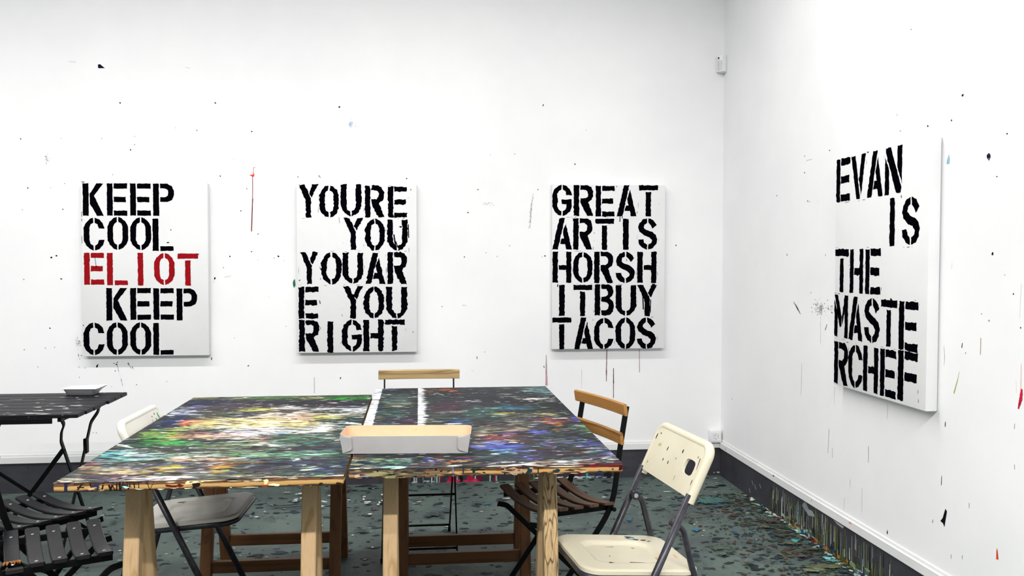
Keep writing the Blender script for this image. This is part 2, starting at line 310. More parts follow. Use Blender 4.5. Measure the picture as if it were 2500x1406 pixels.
('s',0.676,1.593,0.675,1.581,0.0006,0.0005,'45454a'),('s',0.669,1.563,0.669,1.557,0.0009,0.0008,'a0a0a2'),
('s',0.685,1.716,0.684,1.71,0.0006,0.0005,'a0a0a2'),('s',0.672,1.573,0.671,1.565,0.0006,0.0005,'45454a'),
('s',0.681,1.687,0.68,1.682,0.0006,0.0005,'6a6a6c'),('s',0.686,1.728,0.686,1.717,0.0009,0.0007,'a0a0a2'),
('s',0.69,1.754,0.669,1.543,0.0009,0.0014,'a8a8aa'),('s',0.259,1.076,0.284,1.073,0.0024,0.0015,'d8c4a8'),
('s',0.349,0.764,0.348,0.749,0.0016,0.0018,'0b0b12'),('s',0.773,0.769,0.774,0.679,0.0018,0.0051,'a99a9c'),
('s',0.774,0.679,0.775,0.581,0.0051,0.0072,'b8929a'),('s',1.151,0.799,1.149,0.667,0.0027,0.0033,'8c7478'),
('s',1.149,0.667,1.149,0.601,0.0036,0.0018,'7e545a'),('s',1.356,0.797,1.358,0.654,0.0017,0.002,'a08488'),
('s',0.993,0.676,0.993,0.562,0.001,0.0006,'b0b0b0'),('s',1.193,0.682,1.194,0.59,0.0018,0.0033,'5e3036'),
('s',1.194,0.59,1.194,0.496,0.0022,0.0018,'6e3a40'),('s',0.758,0.702,0.761,0.689,0.0021,0.0015,'0b0b12'),
('s',-0.622,0.65,-0.622,0.554,0.0023,0.0023,'bcbcbe'),('s',-0.466,0.648,-0.47,0.638,0.0024,0.003,'0b0b12'),('d',-1.955,0.873,0.003,0.002,'7a7e7a'),
('d',-1.953,0.862,0.002,0.002,'a0a4a0'),('d',-1.953,0.846,0.001,0.002,'7a7e7a'),('d',-1.96,0.804,0.001,0.001,'7a7e7a'),
('d',-1.956,0.863,0.001,0.002,'c0c4c0'),('d',-1.951,0.88,0.002,0.002,'a0a4a0'),('d',-1.967,0.862,0.002,0.002,'7a7e7a'),
('d',-1.973,0.858,0.001,0.001,'a0a4a0'),('d',-1.951,0.875,0.002,0.002,'c0c4c0'),('d',-1.958,0.864,0.002,0.002,'c0c4c0'),
('d',-1.96,0.86,0.002,0.002,'7a7e7a'),('d',-1.976,0.883,0.002,0.002,'a0a4a0'),('d',-1.954,0.878,0.002,0.003,'a0a4a0'),
('d',-1.965,0.89,0.002,0.002,'a0a4a0'),('d',-1.948,0.854,0.002,0.002,'7a7e7a'),('d',-1.959,0.863,0.002,0.002,'a0a4a0'),
('d',-1.964,0.89,0.001,0.001,'a0a4a0'),('d',-1.956,0.856,0.002,0.001,'7a7e7a'),('d',-1.957,0.866,0.001,0.001,'7a7e7a'),
('d',-1.961,0.861,0.002,0.001,'c0c4c0'),('d',-1.972,0.85,0.002,0.002,'a0a4a0'),('d',-1.963,0.906,0.002,0.001,'c0c4c0'),
('d',-1.938,0.913,0.002,0.002,'a0a4a0'),('d',-1.962,0.857,0.002,0.002,'c0c4c0'),('d',-1.962,0.855,0.001,0.001,'a0a4a0'),
('d',-1.965,0.897,0.003,0.002,'7a7e7a'),('d',-1.961,0.858,0.002,0.002,'a0a4a0'),('d',-1.964,0.897,0.002,0.002,'a0a4a0'),
('d',-1.95,0.85,0.002,0.001,'7a7e7a'),('d',-1.955,0.865,0.002,0.003,'a0a4a0'),('d',-1.968,0.874,0.002,0.002,'7a7e7a'),
('d',-1.96,0.868,0.0,0.001,'c0c4c0'),('d',-1.963,0.83,0.002,0.001,'a0a4a0'),('d',-1.964,0.85,0.001,0.001,'c0c4c0'),
('d',-1.963,0.879,0.001,0.001,'7a7e7a'),('d',-1.962,0.866,0.001,0.001,'a0a4a0'),('d',-1.957,0.883,0.001,0.002,'7a7e7a'),
('d',-1.952,0.862,0.001,0.001,'a0a4a0'),('d',-1.961,0.862,0.001,0.002,'a0a4a0'),('d',-1.961,0.873,0.001,0.002,'a0a4a0'),
('d',-1.963,0.872,0.001,0.002,'c0c4c0'),('d',-1.96,0.874,0.002,0.002,'a0a4a0'),('d',-1.968,0.86,0.001,0.002,'7a7e7a'),
('d',-1.952,0.874,0.002,0.003,'7a7e7a'),('d',-1.957,0.865,0.002,0.003,'7a7e7a'),('d',-1.942,0.848,0.001,0.001,'7a7e7a'),
('d',-1.96,0.835,0.001,0.001,'c0c4c0'),('d',-1.96,0.85,0.001,0.001,'7a7e7a'),('d',-1.973,0.868,0.002,0.002,'c0c4c0'),
('d',-1.964,0.853,0.002,0.002,'a0a4a0'),('d',-1.966,0.878,0.001,0.001,'a0a4a0'),('d',-1.963,0.864,0.001,0.001,'a0a4a0'),
('d',-1.96,0.88,0.002,0.002,'c0c4c0'),('d',-1.969,0.862,0.002,0.002,'a0a4a0'),('d',-1.958,0.882,0.001,0.001,'7a7e7a'),
('d',-1.969,0.881,0.002,0.002,'a0a4a0'),('d',-1.962,0.861,0.002,0.002,'c0c4c0'),('d',-1.97,0.865,0.002,0.002,'c0c4c0'),
('d',-1.948,0.868,0.003,0.002,'7a7e7a'),('d',-1.963,0.867,0.001,0.001,'c0c4c0'),('s',-1.96,0.803,-1.959,0.796,0.0013,0.0011,'4a4a50'),
('s',-1.96,0.795,-1.959,0.788,0.0019,0.0016,'4a4a50'),('s',-1.944,0.797,-1.943,0.79,0.0019,0.0016,'4a4a50'),
('s',-1.958,0.73,-1.958,0.723,0.0013,0.0011,'4a4a50'),('s',-1.924,0.725,-1.924,0.718,0.0013,0.0011,'4a4a50'),
('s',-1.953,0.778,-1.952,0.771,0.0013,0.0011,'4a4a50'),('s',-1.957,0.671,-1.956,0.664,0.0013,0.0011,'4a4a50'),
('p',[(-1.85,0.745),(-1.852,0.733),(-1.855,0.724),(-1.861,0.723),(-1.864,0.729),(-1.858,0.738)],'0b0b12'),
('s',-1.749,0.751,-1.737,0.697,0.0012,0.0009,'6a6a6e'),('s',-1.737,0.697,-1.725,0.657,0.0004,0.0004,'c4c4c8'),
('s',-1.725,0.655,-1.721,0.636,0.0014,0.001,'4a4a4e'),('s',-1.72,0.631,-1.716,0.614,0.001,0.001,'6a6a6e'),
('s',-1.683,0.743,-1.667,0.714,0.001,0.0008,'5a5a5e'),('s',-1.663,0.728,-1.654,0.709,0.0012,0.0009,'7a7a7e'),
('s',-1.779,0.617,-1.779,0.603,0.001,0.001,'c4c4c8'),
]
MARKS_R = [
('d',2.822,1.924,0.005,0.004,'0b0b12'),('d',2.883,1.847,0.003,0.004,'0b0b12'),('d',3.026,1.849,0.004,0.004,'0b0b12'),
('d',3.21,1.858,0.003,0.002,'0b0b12'),('d',2.59,1.757,0.003,0.003,'0b0b12'),('d',3.796,1.856,0.004,0.003,'0b0b12'),
('d',4.051,1.78,0.005,0.003,'0b0b12'),('d',4.378,1.691,0.005,0.003,'0b0b12'),('d',4.013,1.638,0.005,0.003,'0b0b12'),
('d',3.993,1.634,0.003,0.002,'0b0b12'),('d',3.965,1.194,0.004,0.002,'0b0b12'),('d',2.635,1.624,0.003,0.002,'0b0b12'),
('d',2.649,1.372,0.005,0.006,'0b0b12'),('d',2.545,1.243,0.003,0.003,'0b0b12'),('d',2.509,1.138,0.003,0.003,'0b0b12'),
('d',3.258,0.25,0.004,0.008,'0b0b12'),('d',4.053,1.861,0.005,0.003,'9a9a9c'),('d',4.242,1.378,0.005,0.006,'9a9a9c'),
('d',5.002,0.51,0.007,0.003,'9a9a9c'),('d',2.78,1.029,0.003,0.003,'9a9a9c'),('d',2.699,1.17,0.003,0.002,'9a9a9c'),
('d',2.953,0.388,0.003,0.007,'9a9a9c'),('d',2.84,0.295,0.002,0.009,'9a9a9c'),('d',2.777,0.315,0.002,0.007,'9a9a9c'),
('d',3.903,1.628,0.004,0.001,'9a9a9c'),('d',2.587,1.303,0.003,0.001,'9a9a9c'),('d',3.146,2.237,0.004,0.003,'9a9a9c'),
('s',3.236,1.93,3.234,1.922,0.0007,0.0008,'0b0b12'),('s',3.821,1.379,3.823,1.37,0.0012,0.0017,'0b0b12'),
('s',4.056,1.825,4.034,1.837,0.0012,0.0012,'f6f6f6'),('s',4.034,1.837,3.973,1.836,0.0012,0.0012,'bcbcbc'),
('p',[(2.894,1.729),(2.889,1.711),(2.89,1.695),(2.906,1.694),(2.906,1.707)],'8db6cc'),
('p',[(2.679,1.706),(2.67,1.701),(2.668,1.692),(2.674,1.682),(2.677,1.681),(2.687,1.692),(2.688,1.7)],'141034'),
('d',2.676,1.701,0.005,0.004,'4a1420'),('d',2.676,1.687,0.001,0.003,'e8e8f0'),('s',4.158,1.139,4.119,1.115,0.0018,0.006,'6a6e6c'),
('s',4.119,1.115,4.077,1.082,0.006,0.0012,'4a4e4e'),('d',3.854,1.13,0.004,0.002,'8e8e8e'),('d',3.831,1.125,0.003,0.002,'c0c2c0'),
('d',3.887,1.1,0.002,0.003,'6a6a6a'),('d',3.825,1.147,0.004,0.003,'8e8e8e'),('d',3.863,1.136,0.004,0.002,'c0c2c0'),
('d',3.894,1.142,0.004,0.003,'8e8e8e'),('d',3.761,1.121,0.004,0.002,'aeaeae'),('d',3.874,1.113,0.002,0.003,'6a6a6a'),
('d',3.853,1.121,0.002,0.003,'6a6a6a'),('d',3.767,1.127,0.003,0.002,'8e8e8e'),('d',3.807,1.113,0.002,0.001,'c0c2c0'),
('d',3.89,1.106,0.003,0.002,'c0c2c0'),('d',3.861,1.135,0.003,0.002,'6a6a6a'),('d',3.901,1.158,0.002,0.003,'c0c2c0'),
('d',3.874,1.118,0.002,0.002,'8e8e8e'),('d',3.909,1.135,0.003,0.003,'8e8e8e'),('d',3.915,1.102,0.002,0.003,'aeaeae'),
('d',3.795,1.165,0.004,0.003,'8e8e8e'),('d',3.753,1.134,0.004,0.001,'aeaeae'),('d',3.957,1.122,0.005,0.002,'6a6a6a'),
('d',3.752,1.138,0.004,0.003,'aeaeae'),('d',3.856,1.137,0.003,0.002,'c0c2c0'),('d',3.902,1.133,0.002,0.002,'6a6a6a'),
('d',3.863,1.079,0.002,0.002,'6a6a6a'),('d',3.91,1.132,0.002,0.003,'c0c2c0'),('d',3.857,1.12,0.004,0.003,'6a6a6a'),
('d',3.884,1.125,0.003,0.003,'c0c2c0'),('d',3.849,1.132,0.003,0.003,'6a6a6a'),('d',3.784,1.124,0.004,0.002,'6a6a6a'),
('d',3.856,1.147,0.004,0.004,'c0c2c0'),('d',3.807,1.129,0.002,0.002,'aeaeae'),('d',3.95,1.101,0.005,0.002,'8e8e8e'),
('d',3.884,1.108,0.002,0.003,'6a6a6a'),('d',3.82,1.119,0.001,0.003,'c0c2c0'),('d',3.91,1.149,0.003,0.002,'aeaeae'),
('d',3.892,1.126,0.003,0.002,'6a6a6a'),('d',3.846,1.125,0.003,0.003,'aeaeae'),('d',3.896,1.091,0.004,0.002,'6a6a6a'),
('d',3.898,1.14,0.002,0.002,'c0c2c0'),('d',3.839,1.133,0.004,0.002,'aeaeae'),('d',3.882,1.137,0.003,0.001,'6a6a6a'),
('d',3.91,1.116,0.003,0.001,'aeaeae'),('d',3.747,1.109,0.004,0.002,'6a6a6a'),('d',3.9,1.119,0.005,0.003,'aeaeae'),
('d',3.876,1.168,0.004,0.002,'c0c2c0'),('d',3.918,1.14,0.003,0.003,'6a6a6a'),('d',3.76,1.139,0.003,0.003,'aeaeae'),
('d',3.89,1.125,0.001,0.002,'8e8e8e'),('d',3.869,1.126,0.003,0.002,'8e8e8e'),('d',3.861,1.115,0.004,0.002,'6a6a6a'),
('d',3.901,1.139,0.003,0.003,'8e8e8e'),('d',3.912,1.139,0.004,0.003,'aeaeae'),('d',3.924,1.118,0.004,0.001,'6a6a6a'),
('d',3.825,1.112,0.003,0.002,'8e8e8e'),('d',3.743,1.131,0.004,0.001,'6a6a6a'),('d',3.789,1.127,0.004,0.004,'6a6a6a'),
('d',3.743,1.142,0.004,0.002,'aeaeae'),('d',3.811,1.131,0.003,0.002,'c0c2c0'),('d',3.921,1.161,0.003,0.003,'8e8e8e'),
('d',3.887,1.122,0.003,0.002,'c0c2c0'),('d',3.865,1.134,0.003,0.003,'aeaeae'),('d',3.915,1.117,0.003,0.003,'8e8e8e'),
('d',3.847,1.142,0.002,0.002,'aeaeae'),('d',3.754,1.111,0.004,0.003,'6a6a6a'),('d',3.887,1.12,0.003,0.001,'8e8e8e'),
('d',3.78,1.117,0.004,0.001,'aeaeae'),('d',3.841,1.14,0.002,0.002,'aeaeae'),('d',3.837,1.124,0.002,0.003,'6a6a6a'),
('d',3.776,1.123,0.002,0.001,'c0c2c0'),('d',3.79,1.139,0.004,0.003,'aeaeae'),('d',3.894,1.125,0.004,0.002,'6a6a6a'),
('d',3.806,1.106,0.003,0.001,'c0c2c0'),('d',3.935,1.14,0.003,0.004,'8e8e8e'),('d',3.911,1.109,0.005,0.003,'aeaeae'),
('d',3.766,1.136,0.002,0.002,'c0c2c0'),('d',3.751,1.125,0.003,0.003,'c0c2c0'),('d',3.762,1.14,0.002,0.002,'6a6a6a'),
('d',3.868,1.12,0.002,0.001,'c0c2c0'),('d',3.849,1.137,0.004,0.001,'6a6a6a'),('d',3.891,1.147,0.003,0.002,'6a6a6a'),
('d',3.9,1.106,0.004,0.003,'c0c2c0'),('s',3.867,1.135,3.867,1.096,0.0012,0.0008,'8a8a8a'),('s',3.849,1.143,3.85,1.111,0.0012,0.0008,'b0b0b0'),
('s',3.874,1.132,3.875,1.105,0.0012,0.0008,'8a8a8a'),('s',3.855,1.133,3.856,1.118,0.0012,0.0008,'8a8a8a'),
('s',3.877,1.13,3.877,1.089,0.0012,0.0008,'b0b0b0'),('s',3.852,1.136,3.852,1.102,0.0012,0.0008,'b0b0b0'),
('s',3.857,1.135,3.857,1.089,0.0012,0.0008,'8a8a8a'),('s',3.864,1.134,3.864,1.098,0.0012,0.0008,'b0b0b0'),
('s',3.854,1.132,3.855,1.114,0.0012,0.0008,'8a8a8a'),('s',3.869,1.142,3.87,1.119,0.0012,0.0008,'8a8a8a'),
('s',3.851,1.141,3.85,1.094,0.0012,0.0008,'8a8a8a'),('s',3.874,1.134,3.874,1.109,0.0012,0.0008,'b0b0b0'),
('s',3.796,1.053,3.815,1.025,0.0014,0.0019,'1a1a1a'),('s',3.862,1.063,3.859,0.957,0.0011,0.0008,'bdbdbd'),
('s',4.056,0.837,4.059,0.681,0.0011,0.0008,'a4a4a4'),('s',2.865,1.343,2.867,1.32,0.0006,0.001,'e6dcae'),
('s',2.798,1.062,2.801,1.045,0.0016,0.0018,'0b0b12'),('d',2.66,1.15,0.004,0.003,'c09a78'),('s',2.7,1.089,2.701,1.032,0.0017,0.0014,'b89a80'),
('s',2.904,1.04,2.898,1.004,0.0006,0.001,'8a7a72'),('s',2.898,1.004,2.901,0.97,0.001,0.0005,'9a8a80'),
('s',2.812,0.96,2.82,0.933,0.0006,0.001,'a8a070'),('s',2.82,0.933,2.841,0.879,0.0016,0.0022,'b2ac3a'),
('s',2.829,0.913,2.84,0.883,0.0006,0.0006,'7a7a20'),('s',2.503,1.026,2.502,0.936,0.0012,0.003,'e8c4c4'),
('s',2.498,0.946,2.501,0.913,0.0036,0.0078,'c81f3c'),('s',2.501,0.913,2.512,0.881,0.0078,0.0024,'b81a34'),
('s',2.525,0.967,2.522,0.929,0.0012,0.0012,'efdcdc'),('s',2.51,1.276,2.514,1.167,0.0006,0.0004,'bcbcbc'),
('s',2.887,0.769,2.888,0.751,0.0019,0.0019,'2a2a2a'),('s',2.527,0.831,2.528,0.814,0.0007,0.0007,'5a5a5a'),
('s',2.903,0.57,2.904,0.535,0.0011,0.0016,'0b0b12'),
('p',[(2.878,0.456),(2.868,0.45),(2.875,0.418),(2.881,0.389),(2.891,0.4),(2.906,0.403),(2.892,0.419)],'08080c'),
('p',[(2.6,0.408),(2.595,0.399),(2.59,0.371),(2.595,0.372),(2.601,0.368),(2.601,0.39)],'d2401c'),('s',2.745,0.515,2.745,0.497,0.0014,0.0012,'a0a0a0'),
('s',2.524,0.701,2.523,0.685,0.0014,0.0012,'a0a0a0'),('s',3.764,0.572,3.771,0.457,0.0014,0.0012,'9a9a9a'),
('s',3.729,0.491,3.728,0.446,0.0014,0.0012,'b4b4b4'),('s',3.27,0.771,3.272,0.706,0.0007,0.0006,'b4b4b4'),
('s',3.414,0.566,3.412,0.498,0.0014,0.0012,'8e8e8e'),('s',3.462,0.378,3.459,0.273,0.0007,0.0006,'a8a8a8'),
('s',3.612,0.292,3.614,0.236,0.0007,0.0006,'b0b0b0'),('s',3.718,0.775,3.719,0.691,0.0007,0.0006,'c0c0bc'),
('s',4.481,0.115,4.479,0.052,0.0022,0.0018,'c8c8c8'),('s',3.564,0.388,3.563,0.352,0.0014,0.0012,'c6c6c6'),
]
MARKS_F = [
('c',0.082,4.514,0.0604,0.051,'2a3440'),('c',0.045,4.488,0.0301,0.036,'252e3a'),('c',0.14,4.567,0.0483,0.045,'34454c'),
('c',1.406,3.845,0.0845,0.049,'43584a'),('c',1.41,3.788,0.0573,0.032,'3a4c42'),('c',1.371,3.759,0.0483,0.026,'56685c'),
('d',1.079,4.31,0.0151,0.02,'2f6488'),('d',1.365,4.111,0.014,0.025,'2f6f8c'),('d',1.548,4.041,0.014,0.018,'24466a'),
('c',1.265,4.705,0.0301,0.033,'a9aa94'),('c',1.63,4.609,0.1036,0.07,'356e68'),('c',1.577,4.59,0.0563,0.046,'3f7a74'),
('c',1.622,4.506,0.0674,0.03,'2a4a68'),('c',-0.481,5.014,0.0624,0.079,'4a2f3a'),('c',-0.437,5.054,0.0523,0.063,'48303a'),
('c',-0.76,5.016,0.0311,0.013,'d8d4c8'),('c',1.829,3.615,0.0473,0.025,'5fb0b2'),('d',1.825,3.647,0.0221,0.015,'7ac6c4'),
('c',1.72,3.69,0.0412,0.026,'6a3a38'),('c',1.751,3.867,0.0664,0.033,'5c5a3e'),('c',1.759,3.551,0.1077,0.038,'6c7048'),
('c',1.818,3.773,0.0572,0.026,'514638'),('c',1.797,4.215,0.0504,0.053,'524a42'),('c',1.727,4.12,0.0453,0.044,'5a604c'),
('c',1.748,3.976,0.0562,0.035,'443e38'),('d',1.783,3.893,0.0201,0.017,'4a9a9c'),('c',1.7,3.507,0.0713,0.032,'86906a'),
('c',1.819,3.485,0.0282,0.019,'2e5a66'),('c',1.29,4.486,0.0623,0.03,'3a4642'),('c',1.263,4.168,0.0453,0.032,'5a4642'),
('c',1.255,4.072,0.0322,0.037,'503c38'),('c',0.307,4.705,0.0362,0.024,'3a3438'),('d',0.373,4.674,0.0221,0.015,'2f6a70'),
('c',-0.009,4.803,0.0463,0.025,'4a3a42'),('c',-0.876,4.054,0.0423,0.017,'2a3240'),('c',0.03,3.932,0.0945,0.044,'3c4450'),
('c',-0.29,4.264,0.0523,0.026,'28303a'),('c',-0.547,4.409,0.0502,0.013,'2a3238'),('c',-0.739,4.734,0.0844,0.015,'1c2426'),
('c',-0.189,4.756,0.0995,0.02,'20282c'),('c',1.121,3.962,0.0351,0.017,'3a443c'),('c',1.235,3.698,0.0443,0.02,'38433c'),
('c',1.453,3.623,0.0473,0.02,'3a4440'),('c',1.608,3.767,0.0493,0.016,'2c3438'),('c',-1.554,4.527,0.0292,0.028,'2c3444'),
('s',1.311,4.328,1.443,4.329,0.0054,0.0061,'5a3c36'),('s',1.443,4.329,1.588,4.329,0.0071,0.0042,'4c3a34'),
('s',1.487,4.428,1.526,4.342,0.0048,0.0072,'2c3230'),('s',1.425,4.274,1.462,4.284,0.0063,0.0031,'1e2222'),
('s',-0.827,4.712,-0.644,4.756,0.0021,0.0084,'1c2426'),('s',-0.732,4.687,-0.638,4.708,0.0021,0.0063,'20282a'),
]
LET_A=[[('K', 0.011, 0.807, 0.124, 0.991),('E', 0.143, 0.808, 0.254, 0.992),('E', 0.27, 0.809, 0.384, 0.993),('P', 0.397, 0.808, 0.514, 0.993)], [('C', 0.014, 0.608, 0.127, 0.795),('O', 0.143, 0.613, 0.257, 0.801),('O', 0.269, 0.611, 0.384, 0.8),('L', 0.392, 0.607, 0.508, 0.792)], [('E', 0.013, 0.413, 0.123, 0.595),('L', 0.138, 0.41, 0.252, 0.595),('I', 0.268, 0.408, 0.378, 0.596),('O', 0.398, 0.41, 0.512, 0.595),('T', 0.529, 0.407, 0.644, 0.592)], [('K', 0.132, 0.207, 0.247, 0.393),('E', 0.264, 0.21, 0.378, 0.393),('E', 0.392, 0.21, 0.506, 0.392),('P', 0.521, 0.205, 0.637, 0.39)], [('C', 0.005, 0.008, 0.119, 0.196),('O', 0.132, 0.008, 0.247, 0.197),('O', 0.261, 0.007, 0.377, 0.195),('L', 0.389, 0.007, 0.501, 0.191)]]
LET_B=[[('Y', 0.013, 0.796, 0.125, 0.99),('O', 0.133, 0.797, 0.245, 0.987),('U', 0.255, 0.807, 0.377, 0.994),('R', 0.396, 0.801, 0.509, 0.987),('E', 0.53, 0.8, 0.643, 0.982)], [('Y', 0.272, 0.609, 0.383, 0.796),('O', 0.397, 0.604, 0.511, 0.792),('U', 0.527, 0.604, 0.645, 0.787)], [('Y', 0.019, 0.407, 0.124, 0.594),('O', 0.141, 0.405, 0.258, 0.594),('U', 0.265, 0.409, 0.384, 0.591),('A', 0.398, 0.407, 0.513, 0.591),('R', 0.527, 0.406, 0.641, 0.595)], [('E', 0.009, 0.204, 0.123, 0.39),('Y', 0.267, 0.203, 0.383, 0.394),('O', 0.388, 0.202, 0.505, 0.391),('U', 0.519, 0.201, 0.642, 0.389)], [('R', 0.01, 0.009, 0.127, 0.194),('I', 0.132, 0.002, 0.251, 0.186),('G', 0.259, 0.008, 0.376, 0.195),('H', 0.385, 0.008, 0.502, 0.194),('T', 0.511, 0.009, 0.625, 0.195)]]
LET_C=[[('G', 0.0, 0.809, 0.12, 0.997),('R', 0.131, 0.81, 0.252, 0.996),('E', 0.267, 0.808, 0.383, 0.993),('A', 0.398, 0.81, 0.519, 0.999),('T', 0.535, 0.81, 0.654, 0.999)], [('A', 0.001, 0.607, 0.121, 0.796),('R', 0.129, 0.606, 0.247, 0.795),('T', 0.265, 0.606, 0.381, 0.794),('I', 0.391, 0.606, 0.518, 0.794),('S', 0.531, 0.607, 0.651, 0.799)], [('H', 0.003, 0.405, 0.118, 0.593),('O', 0.13, 0.405, 0.249, 0.591),('R', 0.259, 0.403, 0.377, 0.594),('S', 0.393, 0.402, 0.514, 0.594),('H', 0.527, 0.404, 0.647, 0.594)], [('I', -0.001, 0.204, 0.123, 0.391),('T', 0.132, 0.202, 0.247, 0.391),('B', 0.263, 0.205, 0.383, 0.395),('U', 0.394, 0.202, 0.522, 0.389),('Y', 0.529, 0.199, 0.653, 0.39)], [('T', 0.004, 0.001, 0.119, 0.194),('A', 0.136, -0.0, 0.255, 0.193),('C', 0.261, -0.001, 0.381, 0.19),('O', 0.395, -0.002, 0.517, 0.191),('S', 0.528, -0.003, 0.647, 0.191)]]
